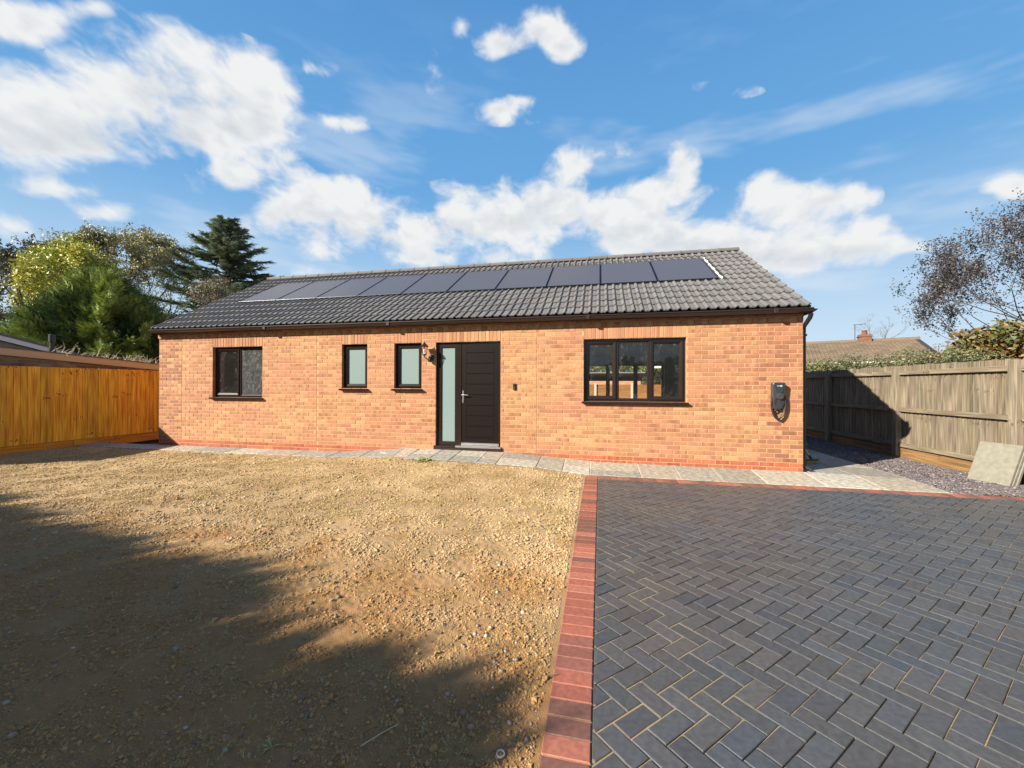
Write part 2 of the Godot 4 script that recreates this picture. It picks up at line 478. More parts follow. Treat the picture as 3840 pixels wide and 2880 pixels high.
func make_materials() -> void:
	var g_fine := gray(0.05, 4, 31)
	var g_mid := gray(0.014, 4, 32)
	var g_speck := gray(0.22, 2, 33)
	var h_fine := ImageTexture.create_from_image(g_fine)
	var h_mid := ImageTexture.create_from_image(g_mid)
	var h_speck := ImageTexture.create_from_image(g_speck)
	var t_brick := toned(g_fine, Color(0.80, 0.79, 0.78), Color(1, 1, 1))
	var t_soft := toned(g_mid, Color(0.82, 0.81, 0.80), Color(1, 1, 1))
	var t_speck := toned(g_speck, Color(0.55, 0.55, 0.55), Color(1, 1, 1))
	var W := lin(1, 1, 1)
	tri_tex(mat("slab_smooth", W, 0.8, true), toned(gray(0.02, 4, 39), Color(0.80, 0.78, 0.74), Color(1, 1, 1)), Vector3.ONE * 1.1, h_speck, 0.15)
	tri_tex(mat("brick", W, 0.9, true), t_brick, Vector3.ONE * 4.0, h_fine, 0.25)
	tri_tex(mat("mortar", W, 0.95, true), t_soft, Vector3.ONE * 1.3, h_speck, 0.15)
	tri_tex(mat("roof_tile", W, 0.85, true), t_brick, Vector3.ONE * 3.0, h_fine, 0.12)
	tri_tex(mat("paver", W, 0.46, true), mottled(), Vector3.ONE * 3.1, h_speck, 0.14)
	tri_tex(mat("slab", W, 0.75, true), toned(gray(0.02, 5, 35), Color(0.50, 0.47, 0.43), Color(1, 1, 1), 0.8), Vector3(0.9, 0.9, 2.6), h_mid, 0.8)
	tri_tex(mat("soil", W, 1.0, true), toned(gray(0.13, 5, 36, 1024), Color(0.46, 0.42, 0.36), Color(1, 1, 1), 0.7), Vector3.ONE * 2.4, ImageTexture.create_from_image(gray(0.10, 2, 37, 1024, FastNoiseLite.TYPE_CELLULAR)), 0.8)
	tri_tex(mat("clod", W, 1.0, true), t_brick, Vector3.ONE * 20.0)
	mat("pebble", W, 0.6, true)
	tri_tex(mat("slate", W, 0.55, true), t_soft, Vector3.ONE * 6.0)
	mat("straw", W, 0.8, true)
	tri_tex(mat("sand", lin(0.50, 0.37, 0.20), 1.0), t_speck, Vector3.ONE * 5.0, h_speck, 0.3)
	tri_tex(mat("ground", lin(0.16, 0.13, 0.07), 1.0), t_soft, Vector3.ONE * 0.3)
	mat("frame", lin(0.014, 0.009, 0.0078), 0.2)
	mat("frame_leaf", lin(0.0065, 0.0042, 0.0036), 0.45).metallic_specular = 0.25
	mat("gutter", lin(0.018, 0.010, 0.0085), 0.33)
	mat("sealant", lin(0.29, 0.15, 0.08), 0.8)
	mat("black", lin(0.012, 0.012, 0.013), 0.4)
	mat("dark", lin(0.02, 0.02, 0.022), 0.8)
	mat("frosted", lin(0.15, 0.205, 0.205), 0.25)
	mat("white", lin(0.72, 0.72, 0.70), 0.4)
	var al := mat("metal", lin(0.75, 0.75, 0.74), 0.28)
	al.metallic = 1.0
	mat("panel_glass", lin(0.056, 0.051, 0.052), 0.30)
	mat("panel_frame", lin(0.008, 0.008, 0.010), 0.35)
	mat("plaster", lin(0.13, 0.125, 0.115), 0.9)
	mat("floor", lin(0.09, 0.08, 0.07), 0.7)
	mat("felt", lin(0.12, 0.115, 0.11), 0.95)
	mat("fascia", lin(0.50, 0.34, 0.20), 0.8)
	mat("bargeboard", lin(0.62, 0.60, 0.56), 0.5)
	mat("vine", lin(0.46, 0.38, 0.27), 0.9)
	mat("bark", lin(0.10, 0.075, 0.055), 0.95, false)
	mat("bark_dark", lin(0.045, 0.038, 0.036), 0.95, false)
	mat("concrete", lin(0.34, 0.31, 0.25), 0.9)
	tri_tex(mat("render_wall", lin(0.45, 0.22, 0.12), 0.9), t_soft, Vector3.ONE)
	var gl := mat("glass", Color(0.85, 0.9, 0.88, 0.10), 0.02)
	gl.transparency = BaseMaterial3D.TRANSPARENCY_ALPHA
	gl.albedo_color = Color(0.20, 0.24, 0.22, 0.03)
	for nm: String in ["leaf", "needle"]:
		var lf := mat(nm, W, 0.55, true)
		lf.backlight_enabled = true
		lf.backlight = Color(0.5, 0.5, 0.35) if nm == "leaf" else Color(0.4, 0.42, 0.3)
	# the clear film left on the new panes: creases that catch the light
	for k in 3:
		var fi := Image.create(256, 384, false, Image.FORMAT_RGBA8)
		var a := fnoise(0.017, 3, 60 + k)
		var b := fnoise(0.03, 2, 70 + k)
		for y in 384:
			for x in 256:
				var wob := b.get_noise_2d(x, y) * 26.0
				var r := 1.0 - absf(a.get_noise_2d(x * 1.5 + wob, y * 0.62 + wob)) * 9.0
				var r2 := 1.0 - absf(a.get_noise_2d(x * 1.2 - wob + 700.0, y * 0.9 + wob)) * 16.0
				var edge := clampf(1.3 - minf(minf(x, 255 - x), minf(y, 383 - y)) / 60.0, 0.12, 1.0)
				var al2 := clampf(maxf(r2, 0.0) * 0.5, 0, 1) * (edge if k != 1 else 0.8) * (0.22 if k != 1 else 0.40) + maxf(r, 0.0) * (0.06 if k == 1 else 0.0) + (0.045 if k == 1 else 0.008)
				fi.set_pixel(x, y, Color(0.86, 0.88, 0.9, clampf(al2, 0, 0.85)))
		var fm := StandardMaterial3D.new()
		fm.resource_name = "film_%d" % k
		fm.transparency = BaseMaterial3D.TRANSPARENCY_ALPHA
		fm.albedo_texture = ImageTexture.create_from_image(fi)
		fm.texture_repeat = false
		fm.roughness = 0.3
		M["film%d" % k] = fm
	# sawn softwood: grain runs along v; knots sit in rows because neighbouring boards come from one log
	for kind in 2:
		var S := 512
		var wi := Image.create(S, S, false, Image.FORMAT_RGB8)
		var gn := fnoise(0.06, 3, 80 + kind)
		var gl2 := fnoise(0.012, 2, 84 + kind)
		rng.seed = 90 + kind
		var knots := []
		for r in 7:
			var vy := rf(0, S)
			var x0 := rf(0, S)
			for j in rng.randi_range(3, 9):
				knots.append([fposmod(x0 + j * rf(12, 26), S), fposmod(vy + rf(-9, 9), S), rf(2.0, 5.0)])
		var shift := PackedFloat32Array()
		var dark := PackedFloat32Array()
		shift.resize(S * S)
		dark.resize(S * S)
		for kn: Array in knots:
			for dy in range(-40, 41):
				for dx in range(-18, 19):
					var q := posmod(int(kn[1]) + dy, S) * S + posmod(int(kn[0]) + dx, S)
					var rr: float = Vector2(dx, dy * 0.55).length()
					shift[q] += signf(dx) * 7.0 * exp(-rr * rr / (kn[2] * kn[2] * 6.0))
					dark[q] = maxf(dark[q], smoothstep(kn[2] * 1.25, kn[2] * 0.55, Vector2(dx, dy * 0.8).length()))
		for y in S:
			for x in S:
				var q := y * S + x
				var g := gn.get_noise_2d((x + shift[q]) * 3.0, y * 0.09) * 0.5 + 0.5
				var l := gl2.get_noise_2d(x * 2.0, y * 0.35) * 0.5 + 0.5
				var cc: Color
				if kind == 0:   # fresh orange stain
					cc = Color(0.68, 0.36, 0.04).lerp(Color(1.0, 0.80, 0.26), g * 0.75 + l * 0.6 - 0.12)
					cc = cc.lerp(Color(0.30, 0.11, 0.03), dark[q] * 0.9)
				else:           # weathered
					cc = Color(0.25, 0.222, 0.185).lerp(Color(0.60, 0.555, 0.475), g * 0.9 + l * 0.5 - 0.2)
					cc = cc.lerp(Color(0.22, 0.18, 0.14), dark[q] * 0.6)
				wi.set_pixel(x, y, cc)
		var wm := mat("wood%d" % kind, W, 0.75, true)
		wm.albedo_texture = ImageTexture.create_from_image(wi)
		wm.heightmap_enabled = false

# ---------- bricks ----------
const PAL_HOUSE := [[0.385, 0.180, 0.100], [0.40, 0.193, 0.107], [0.372, 0.168, 0.092], [0.408, 0.205, 0.112], [0.38, 0.173, 0.097]]
const PAL_BUFF := [[0.405, 0.212, 0.105], [0.42, 0.228, 0.112], [0.385, 0.192, 0.092], [0.43, 0.240, 0.125]]
const PAL_CORNER := [[0.31, 0.135, 0.078], [0.345, 0.150, 0.082], [0.28, 0.125, 0.075], [0.37, 0.168, 0.092]]
const PAL_RED := [[0.36, 0.105, 0.052], [0.39, 0.125, 0.062], [0.335, 0.095, 0.050]]
const PAL_GARAGE := [[0.22, 0.14, 0.09], [0.26, 0.17, 0.11], [0.19, 0.115, 0.075], [0.29, 0.20, 0.13]]

# one brick seen from the front, centred on the origin, its face at z = 0
func brick(mb: MB, L: float, H: float, pal: Array, spot := 0.24) -> void:
	var p: Array = pal[rng.randi() % pal.size()]
	var base := mul(lin(p[0], p[1], p[2]), rf(0.86, 1.12))
	var drk := lin(p[0] * 0.64, p[1] * 0.58, p[2] * 0.55)
	var w := L * 0.5
	var h := H * 0.5
	var b := 0.003
	var cs := []
	var patchy := rng.randf() < spot
	var off := rf(0, 9)
	for i in 6:
		var cc := mul(base, rf(0.93, 1.07))
		if patchy: cc = cc.lerp(drk, clampf(sin(i * 1.7 + off) * 0.8 + rf(-0.1, 0.35), 0, 0.85))
		cs.append(cc)
	var seg := 5 if L > 0.15 else 2
	for i in seg:
		var xa := lerpf(-w + b, w - b, float(i) / seg)
		var xb := lerpf(-w + b, w - b, float(i + 1) / seg)
		mb.quadc(Vector3(xa, -h + b, 0), Vector3(xb, -h + b, 0), Vector3(xb, h - b, 0), Vector3(xa, h - b, 0), cs[i], cs[i + 1], mul(cs[i + 1], rf(0.9, 1.1)), mul(cs[i], 1.03), Vector3.BACK)
	mb.col = base
	var O := [Vector3(-w, -h, -b), Vector3(w, -h, -b), Vector3(w, h, -b), Vector3(-w, h, -b)]
	var I := [Vector3(-w + b, -h + b, 0), Vector3(w - b, -h + b, 0), Vector3(w - b, h - b, 0), Vector3(-w + b, h - b, 0)]
	var D := [Vector3.DOWN, Vector3.RIGHT, Vector3.UP, Vector3.LEFT]
	for k in 4:
		var k2 := (k + 1) % 4
		mb.quad(O[k], O[k2], I[k2], I[k], D[k] + Vector3.BACK)
		var back := Vector3(0, 0, -0.055)
		mb.quad(O[k] + back, O[k2] + back, O[k2], O[k], D[k])

# lays the listed bricks (centre u, y, length, height, forward, palette) on a wall: the nearest ones as parts, the rest joined
func lay_bricks(list: Array, wall_xf: Transform3D, parent: Node, eye: Vector3, most: int, pal_spot := 0.24, single := "brick") -> void:
	var keyed := []
	for i in list.size():
		keyed.append([(wall_xf * Vector3(list[i][0], list[i][1], 0)).distance_squared_to(eye), i])
	keyed.sort_custom(func(a, b): return a[0] < b[0])
	var cache := {}
	var rest := MB.new()
	for k in keyed.size():
		var b: Array = list[keyed[k][1]]
		var xf := wall_xf * Transform3D(Basis.from_euler(Vector3(rf(-.004, .004), rf(-.004, .004), rf(-.006, .006))), Vector3(b[0], b[1], b[4] + rf(-0.0015, 0.0015)))
		if k < most:
			var key := [int(b[2] * 100), int(b[3] * 100), b[5], rng.randi() % 22]
			if not cache.has(key):
				var mb := MB.new()
				brick(mb, b[2], b[3], b[5], pal_spot)
				cache[key] = mb.mesh()
			obj(single, cache[key], M.brick, parent).transform = xf
		else:
			rest.xf = xf
			brick(rest, b[2], b[3], b[5], pal_spot)
	if rest.v.size():
		stuff(obj(single + "work", rest, M.brick, parent))

# stretcher bond between u0 and u1, courses k0..k1 on a 75 mm gauge from y0, around holes [u0, u1, y0, y1]
func bond(list: Array, u0: float, u1: float, y0: float, k0: int, k1: int, holes: Array, breaks: Array, pal_of: Callable, inside = null) -> void:
	for k in range(k0, k1):
		var yc := y0 + k * 0.075 + 0.0375
		var x := u0 - (0.1125 if posmod(k, 2) == 1 else 0.0)
		while x < u1:
			var spans := [[maxf(x, u0), minf(x + 0.225, u1)]]
			for h: Array in holes:
				if yc > h[2] and yc < h[3]:
					var nx := []
					for s: Array in spans:
						if s[1] <= h[0] or s[0] >= h[1]: nx.append(s)
						else:
							if s[0] < h[0]: nx.append([s[0], h[0] + 0.01])
							if s[1] > h[1]: nx.append([h[1], s[1]])
					spans = nx
			for b: float in breaks:
				var nx := []
				for s: Array in spans:
					if b > s[0] + 0.02 and b < s[1] - 0.02:
						nx.append([s[0], b]); nx.append([b, s[1]])
					else: nx.append(s)
				spans = nx
			for s: Array in spans:
				var L: float = s[1] - s[0] - 0.010
				if L > 0.025 and (inside == null or (inside.call(s[0], yc + 0.035) and inside.call(s[1], yc + 0.035))):
					list.append([(s[0] + s[1]) * 0.5, yc, L, 0.065, 0.0, pal_of.call(k)])
			x += 0.225

# a wall sheet with holes: front at z = zf, back at z = zb, and the reveals
func holed_wall(mb: MB, u0: float, u1: float, y0: float, y1: float, zf: float, zb: float, holes: Array, cf: Color, cr: Color) -> void:
	var us := [u0, u1]
	var ys := [y0, y1]
	for h: Array in holes:
		us.append_array([h[0], h[1]]); ys.append_array([h[2], h[3]])
	us.sort(); ys.sort()
	for i in us.size() - 1:
		for j in ys.size() - 1:
			var cu: float = (us[i] + us[i + 1]) * 0.5
			var cy: float = (ys[j] + ys[j + 1]) * 0.5
			var open: bool = us[i + 1] - us[i] < 0.0001 or ys[j + 1] - ys[j] < 0.0001
			for h: Array in holes:
				if cu > h[0] and cu < h[1] and cy > h[2] and cy < h[3]: open = true
			if open: continue
			for z: float in [zf, zb]:
				mb.col = cf if z == zf else lin(0.36, 0.36, 0.34)
				mb.quad(Vector3(us[i], ys[j], z), Vector3(us[i + 1], ys[j], z), Vector3(us[i + 1], ys[j + 1], z), Vector3(us[i], ys[j + 1], z), Vector3.BACK if z == zf else Vector3.FORWARD)
	mb.col = cr
	for h: Array in holes:
		var A := [Vector3(h[0], h[2], 0), Vector3(h[1], h[2], 0), Vector3(h[1], h[3], 0), Vector3(h[0], h[3], 0)]
		var I := [Vector3.UP, Vector3.LEFT, Vector3.DOWN, Vector3.RIGHT]
		for k in 4:
			var a: Vector3 = A[k]
			var b: Vector3 = A[(k + 1) % 4]
			mb.quad(Vector3(a.x, a.y, zb), Vector3(b.x, b.y, zb), Vector3(b.x, b.y, zf), Vector3(a.x, a.y, zf), I[k])

# ---------- windows ----------
const FRAME_PROF := [Vector2(0, -0.11), Vector2(0, -0.052), Vector2(0.004, -0.048), Vector2(0.040, -0.048), Vector2(0.050, -0.058), Vector2(0.050, -0.11)]
const SASH_PROF := [Vector2(0, -0.058), Vector2(0, -0.036), Vector2(0.005, -0.031), Vector2(0.022, -0.031), Vector2(0.060, -0.052), Vector2(0.066, -0.060), Vector2(0.066, -0.075)]
const BEAD_PROF := [Vector2(0, -0.058), Vector2(0.004, -0.054), Vector2(0.018, -0.062), Vector2(0.018, -0.075)]

func pane(x0: float, x1: float, y0: float, y1: float, m: Material, parent: Node, thick := 0.006) -> void:
	var mb := MB.new()
	if m == M.glass:
		mb.quad(Vector3(x0, y0, -0.07), Vector3(x1, y0, -0.07), Vector3(x1, y1, -0.07), Vector3(x0, y1, -0.07), Vector3.BACK)
	else:
		mb.box(Vector3(x0, y0, -0.07 - thick), Vector3(x1, y1, -0.07))
	obj("pane", mb, m, parent)

func film(x0: float, x1: float, y0: float, y1: float, k: int, parent: Node) -> void:
	var mb := MB.new()
	var nz := fnoise(7.0, 2, 200 + k)
	for i in 8:
		for j in 10:
			var P := []
			var U := []
			for q: Array in [[0, 0], [1, 0], [1, 1], [0, 1]]:
				var u: float = (i + q[0]) / 8.0
				var w: float = (j + q[1]) / 10.0
				var p := Vector3(lerpf(x0, x1, u), lerpf(y0, y1, w), 0)
				p.z = -0.064 + nz.get_noise_2d(p.x, p.y) * 0.0035
				P.append(p)
				U.append(Vector2(u, 1.0 - w))
			for tq: Array in [[0, 1, 2], [0, 2, 3]]:
				var s := mb.v.size()
				mb.tri(P[tq[0]], P[tq[1]], P[tq[2]], Vector3.BACK)
				for q in 3:
					for r: int in tq:
						if mb.v[s + q].is_equal_approx(P[r]): mb.t[s + q] = U[r]
	obj("protective_film", mb, M["film%d" % k], parent)

# lights: list of [x0, x1, opens, film kind or -1]
func window(house: Node, x0: float, x1: float, y0: float, y1: float, lights: Array, glass: Material) -> void:
	var mb := MB.new()
	mb.ring(x0, x1, y0, y1, FRAME_PROF)
	for i in lights.size() - 1:
		var cx: float = (lights[i][1] + lights[i + 1][0]) * 0.5
		mb.box(Vector3(cx - 0.028, y0 + 0.04, -0.11), Vector3(cx + 0.028, y1 - 0.04, -0.0485), 0.004)
	var w := obj("window", mb, M.frame, house)
	w.position.z = -0.03
	for l: Array in lights:
		var b := MB.new()
		var a0: float = l[0]
		var a1: float = l[1]
		var lo := y0 + 0.042
		var hi := y1 - 0.042
		if l[2]:
			b.ring(a0 - 0.006, a1 + 0.006, lo - 0.006, hi + 0.006, SASH_PROF)
			obj("sash", b, M.frame, w)
			pane(a0 + 0.052, a1 - 0.052, lo + 0.052, hi - 0.052, glass, w)
			if l[3] >= 0: film(a0 + 0.055, a1 - 0.055, lo + 0.055, hi - 0.055, l[3], w)
		else:
			b.ring(a0, a1, lo, hi, BEAD_PROF)
			obj("glazing_bead", b, M.frame, w)
			pane(a0 + 0.012, a1 - 0.012, lo + 0.012, hi - 0.012, glass, w)
			if l[3] >= 0: film(a0 + 0.02, a1 - 0.02, lo + 0.02, hi - 0.02, l[3], w)
	var s := MB.new()
	s.box(Vector3(x0 + 0.001, y0 - 0.030, -0.09), Vector3(x1 - 0.001, y0 - 0.0025, -0.0005))
	s.box(Vector3(x0 - 0.028, y0 - 0.030, 0.0), Vector3(x1 + 0.028, y0 - 0.002, 0.052), 0.006)
	s.box(Vector3(x0 - 0.030, y0 - 0.036, 0.0525), Vector3(x1 + 0.030, y0 + 0.001, 0.066), 0.004)
	obj("sill", s, M.frame, w).position.z = 0.03

# ---------- roof tiles ----------
func tile_h(x: float) -> float:
	var q := fposmod(x / 0.15 + 0.03, 1.0)
	var d := absf(q - 0.5)
	return (0.034 * pow(cos(minf(d / 0.30, 1.0) * PI * 0.5), 2.0)) - 0.004 * cos(TAU * (q - 0.5)) * (1.0 if d > 0.3 else 0.0)

# one double-roman tile: x across (0 to w), y up the slope, z out of the roof
func roof_tile(mb: MB, w: float, length: float, lift: float, thick: float, base: Color) -> void:
	var N := int(round(w / 0.0125))
	mb.col = base
	for i in N:
		var xa := w * i / N
		var xb := w * (i + 1) / N
		var ha := tile_h(xa)
		var hb := tile_h(xb)
		var na := Vector3(-(tile_h(xa + 0.003) - tile_h(xa - 0.003)) / 0.006, 0.07, 1).normalized()
		var nb := Vector3(-(tile_h(xb + 0.003) - tile_h(xb - 0.003)) / 0.006, 0.07, 1).normalized()
		var a := Vector3(xa, 0.004, ha + lift)
		var b := Vector3(xb, 0.004, hb + lift)
		var d := Vector3(xb, length, hb)
		var e := Vector3(xa, length, ha)
		mb.trin(a, b, d, na, nb, nb, base, base, base)
		mb.trin(a, d, e, na, nb, na, base, base, base)
		var f := Vector3(xa, 0.0, ha + lift - 0.005)
		var g := Vector3(xb, 0.0, hb + lift - 0.005)
		mb.quad(f, g, b, a, Vector3(0, -1, 1))
		mb.quad(Vector3(xa, 0.0, ha + lift - thick), Vector3(xb, 0.0, hb + lift - thick), g, f, Vector3(0, -1, 0))
		mb.tri(Vector3(xa, 0.0, ha + lift - thick), Vector3(xb, 0.0, hb + lift - thick), Vector3(xb, 0.06, hb - 0.002), Vector3(0, -0.2, -1))
		mb.tri(Vector3(xa, 0.0, ha + lift - thick), Vector3(xb, 0.06, hb - 0.002), Vector3(xa, 0.06, ha - 0.002), Vector3(0, -0.2, -1))

const EYE := Vector3(10.1057, 1.4655, 7.4345)

func build_house() -> Node3D:
	rng.seed = 100
	var W := 13.36
	var DEP := 6.56
	var hs := thing("bungalow", "new orange brick bungalow with grey tiled roof, solar panels and dark brown windows", "house")
	var win1 := [1.535, 2.873, 1.186, 2.318]
	var win2 := [4.837, 5.430, 1.395, 2.318]
	var win3 := [6.035, 6.636, 1.395, 2.318]
	var door := [6.935, 8.260, 0.215, 2.318]
	var win4 := [9.818, 11.572, 1.186, 2.318]
	var Y0 := 0.211
	var breaks := [0.664, 4.243, 8.96, 12.697]
	var holes := [win1, win2, win3, door, win4]
	var mort := lin(0.47, 0.285, 0.145)
	# front wall: mortar sheet, then the bricks
	var mb := MB.new()
	holed_wall(mb, 0.0, W, -0.1, 2.70, -0.0045, -0.3, holes, mort, lin(0.36, 0.145, 0.07))
	var fw := obj("front_wall", mb, M.mortar, hs)
	var list := []
	var hb := []
	for h: Array in holes:
		hb.append(h)
		hb.append([h[0] - 0.006, h[1] + 0.006, h[3] - 0.005, Y0 + 31 * 0.075])
	var pal := func(k: int) -> Array: return PAL_RED if k < 0 else PAL_HOUSE
	bond(list, 0.0, W, Y0, -3, 31, hb, breaks, pal)
	for h: Array in holes:     # soldier courses over the openings
		var nn := int(round((h[1] - h[0]) / 0.0745))
		for i in nn:
			var cx: float = lerpf(h[0], h[1], (i + 0.5) / nn)
			list.append([cx, (h[3] + Y0 + 31 * 0.075) * 0.5, (h[1] - h[0]) / nn - 0.009, Y0 + 31 * 0.075 - h[3] - 0.008, 0.001, PAL_HOUSE])
	var x := 0.0
	var i := 0
	while x < W - 0.01:        # dentil course: every second header stands proud
		var w := minf(0.1125, W - x)
		list.append([x + w * 0.5, Y0 + 31.5 * 0.075, w - 0.010, 0.065, 0.030 if i % 2 == 0 else -0.012, PAL_HOUSE])
		x += 0.1125
		i += 1
	var top := []
	bond(top, 0.0, W, Y0, 32, 33, [], breaks, pal)
	for b: Array in top: b[4] = 0.028
	list.append_array(top)
	# the loads of brick differ: buff and pinker areas, and darker ones at the two corners
	var nb := fnoise(0.55, 2, 105)
	for b: Array in list:
		if b[5] != PAL_HOUSE: continue
		if (b[0] < 0.66 or b[0] > 12.70) and b[1] < 2.5 and rng.randf() < 0.55: b[5] = PAL_CORNER
		elif nb.get_noise_2d(b[0] * 0.6, b[1] * 1.6) + rf(-0.45, 0.45) > 0.10: b[5] = PAL_BUFF
	lay_bricks(list, Transform3D.IDENTITY, fw, EYE, 300)
	var dm := MB.new()
	dm.col = mort
	dm.box(Vector3(0, Y0 + 32 * 0.075 - 0.004, -0.004), Vector3(W, Y0 + 33 * 0.075 + 0.002, 0.0235))
	obj("corbel_mortar", dm, M.mortar, fw)
	for bx: float in breaks:
		var jm := MB.new()
		jm.box(Vector3(bx - 0.004, 0.06, -0.02), Vector3(bx + 0.004, Y0 + 31 * 0.075, -0.004))
		obj("movement_joint", jm, M.sealant, fw)
	# gable walls and rear wall
	var slope := tan(deg_to_rad(30.5))
	for side in 2:
		var g := MB.new()
		g.col = mort
		var gx := -0.0045 if side == 0 else W + 0.0045
		var gx2 := 0.0 if side == 0 else W
		var o := Vector3.LEFT if side == 0 else Vector3.RIGHT
		var prof := [Vector3(0, -0.1, -0.002), Vector3(0, 2.68, -0.002), Vector3(0, 2.68 + 3.25 * slope, -3.28), Vector3(0, 2.68, -DEP), Vector3(0, -0.1, -DEP)]
		for q in range(1, 4):
			for dx: float in [0.0, 0.28]:
				var X := Vector3(gx2 + (dx if side == 0 else -dx), 0, 0)
				g.tri(prof[0] + X, prof[q] + X, prof[q + 1] + X, o if dx == 0.0 else -o)
		var gw := obj("gable_wall", g, M.mortar, hs)
		var gl := []
		var inside := func(u: float, y: float) -> bool:
			var zz := u
			return y < 2.66 + (3.28 - absf(zz - 3.28)) * slope
		bond(gl, 0.012, DEP, Y0, -3, 58, [], [], pal, inside)
		var bx := Basis(Vector3(0, 0, -1), Vector3.UP, Vector3(1, 0, 0)) if side == 1 else Basis(Vector3(0, 0, 1), Vector3.UP, Vector3(-1, 0, 0))
		lay_bricks(gl, Transform3D(bx, Vector3(gx, 0, 0.0 if side == 1 else -DEP)), gw, EYE, 0)
	var rear := MB.new()
	var rdoor := [9.50, 12.15, 0.17, 2.205]
	holed_wall(rear, 0.0, W, -0.1, 2.70, 0.3, 0.0, [rdoor], lin(0.36, 0.36, 0.34), lin(0.36, 0.36, 0.34))
	obj("rear_wall", rear, M.mortar, hs).position = Vector3(0, 0, -DEP)
	var rf2 := MB.new()
	rf2.ring(rdoor[0], rdoor[1], rdoor[2], rdoor[3], [Vector2(0, 0.05), Vector2(0, 0.12), Vector2(0.07, 0.12), Vector2(0.07, 0.05)])
	for cx: float in [10.38, 11.27]:
		rf2.box(Vector3(cx - 0.065, 0.2, 0.05), Vector3(cx + 0.065, 2.17, 0.12), 0.004)
	obj("patio_door", rf2, M.frame, hs).position = Vector3(0, 0, -DEP)
	# inside: floor, ceiling, partitions
	var inn := MB.new()
	inn.box(Vector3(0.3, 0.02, -DEP + 0.3), Vector3(W - 0.3, 0.17, -0.3))
	obj("floor", inn, M.floor, hs)
	var cl := MB.new()
	cl.box(Vector3(0.02, 2.46, -DEP + 0.02), Vector3(W - 0.02, 2.56, -0.303))
	obj("ceiling", cl, M.plaster, hs)
	for px: float in [3.62, 6.86, 9.06]:
		var pw := MB.new()
		pw.box(Vector3(px, 0.17, -DEP + 0.3), Vector3(px + 0.1, 2.46, -0.3))
		obj("partition_wall", pw, M.plaster, hs)
	for seg: Array in [[0.3, 3.62, -2.9], [3.72, 6.86, -2.4], [6.96, 9.06, -3.0]]:
		var pw := MB.new()
		pw.box(Vector3(seg[0], 0.17, seg[2] - 0.1), Vector3(seg[1], 2.46, seg[2]))
		obj("partition_wall", pw, M.plaster, hs)
	# windows
	window(hs, win1[0], win1[1], win1[2], win1[3], [[win1[0] + 0.045, 2.185, true, 0], [2.225, win1[1] - 0.045, false, 1]], M.glass)
	window(hs, win2[0], win2[1], win2[2], win2[3], [[win2[0] + 0.045, win2[1] - 0.045, true, -1]], M.frosted)
	window(hs, win3[0], win3[1], win3[2], win3[3], [[win3[0] + 0.045, win3[1] - 0.045, true, -1]], M.frosted)
	window(hs, win4[0], win4[1], win4[2], win4[3], [[win4[0] + 0.045, 10.39, true, 0], [10.43, 10.95, false, 2], [10.99, win4[1] - 0.045, true, 0]], M.glass)
	# front door with its side light
	var dr := MB.new()
	dr.ring(door[0], door[1], door[2] + 0.04, door[3], FRAME_PROF)
	dr.box(Vector3(7.385, 0.28, -0.11), Vector3(7.455, 2.28, -0.0485), 0.004)
	var fd := obj("front_door", dr, M.frame, hs)
	var sl := MB.new()
	sl.ring(6.975, 7.39, 0.29, 2.285, [Vector2(0, -0.058), Vector2(0, -0.052), Vector2(0.055, -0.050), Vector2(0.075, -0.062), Vector2(0.075, -0.075)])
	obj("side_light_frame", sl, M.frame, fd)
	pane(7.045, 7.32, 0.355, 2.22, M.frosted, fd)
	var lf := MB.new()
	lf.box(Vector3(7.462, 0.33, -0.105), Vector3(8.215, 2.272, -0.066), 0.003)
	lf.ring(7.462, 8.215, 0.33, 2.272, [Vector2(0.0, -0.070), Vector2(0.0, -0.061), Vector2(0.008, -0.058), Vector2(0.095, -0.058), Vector2(0.100, -0.063)])
	obj("door_leaf", lf, M.frame_leaf, fd)
	var ys := [0.43, 0.462, 0.668, 0.873, 1.078, 1.284, 1.492, 1.697, 1.899, 2.104, 2.185]
	for k in ys.size() - 1:
		var pl := MB.new()
		pl.box(Vector3(7.560, ys[k] + 0.005, -0.068), Vector3(8.117, ys[k + 1] - 0.005, -0.0575), 0.004)
		obj("door_board", pl, M.frame_leaf, fd)
	var hd := MB.new()
	hd.box(Vector3(7.474, 1.13, -0.058), Vector3(7.502, 1.37, -0.050), 0.003)
	hd.tube(PackedVector3Array([Vector3(7.488, 1.283, -0.052), Vector3(7.488, 1.283, -0.010)]), PackedFloat32Array([0.010, 0.010]), 8)
	hd.tube(PackedVector3Array([Vector3(7.482, 1.283, -0.010), Vector3(7.54, 1.284, -0.006), Vector3(7.606, 1.280, -0.012)]), PackedFloat32Array([0.011, 0.010, 0.008]), 8)
	hd.tube(PackedVector3Array([Vector3(7.488, 1.175, -0.055), Vector3(7.488, 1.175, -0.038)]), PackedFloat32Array([0.014, 0.013]), 10)
	obj("door_handle", hd, M.metal, fd)
	var th := MB.new()
	th.box(Vector3(7.462, 0.305, -0.075), Vector3(8.215, 0.352, -0.030), 0.004)
	obj("threshold", th, M.metal, fd)
	var ts := MB.new()
	ts.box(Vector3(7.36, 0.262, -0.05), Vector3(8.275, 0.300, 0.045), 0.005)
	obj("threshold_sill", ts, M.metal, fd)
	var db := MB.new()
	db.box(Vector3(6.91, 0.20, -0.09), Vector3(8.285, 0.260, 0.035), 0.004)
	db.box(Vector3(6.91, 0.2605, -0.05), Vector3(7.358, 0.285, 0.045), 0.004)
	obj("door_sill", db, M.gutter, fd)
	# eaves
	var fa := MB.new()
	fa.box(Vector3(-0.03, 2.655, 0.03), Vector3(W + 0.03, 2.735, 0.075), 0.003)
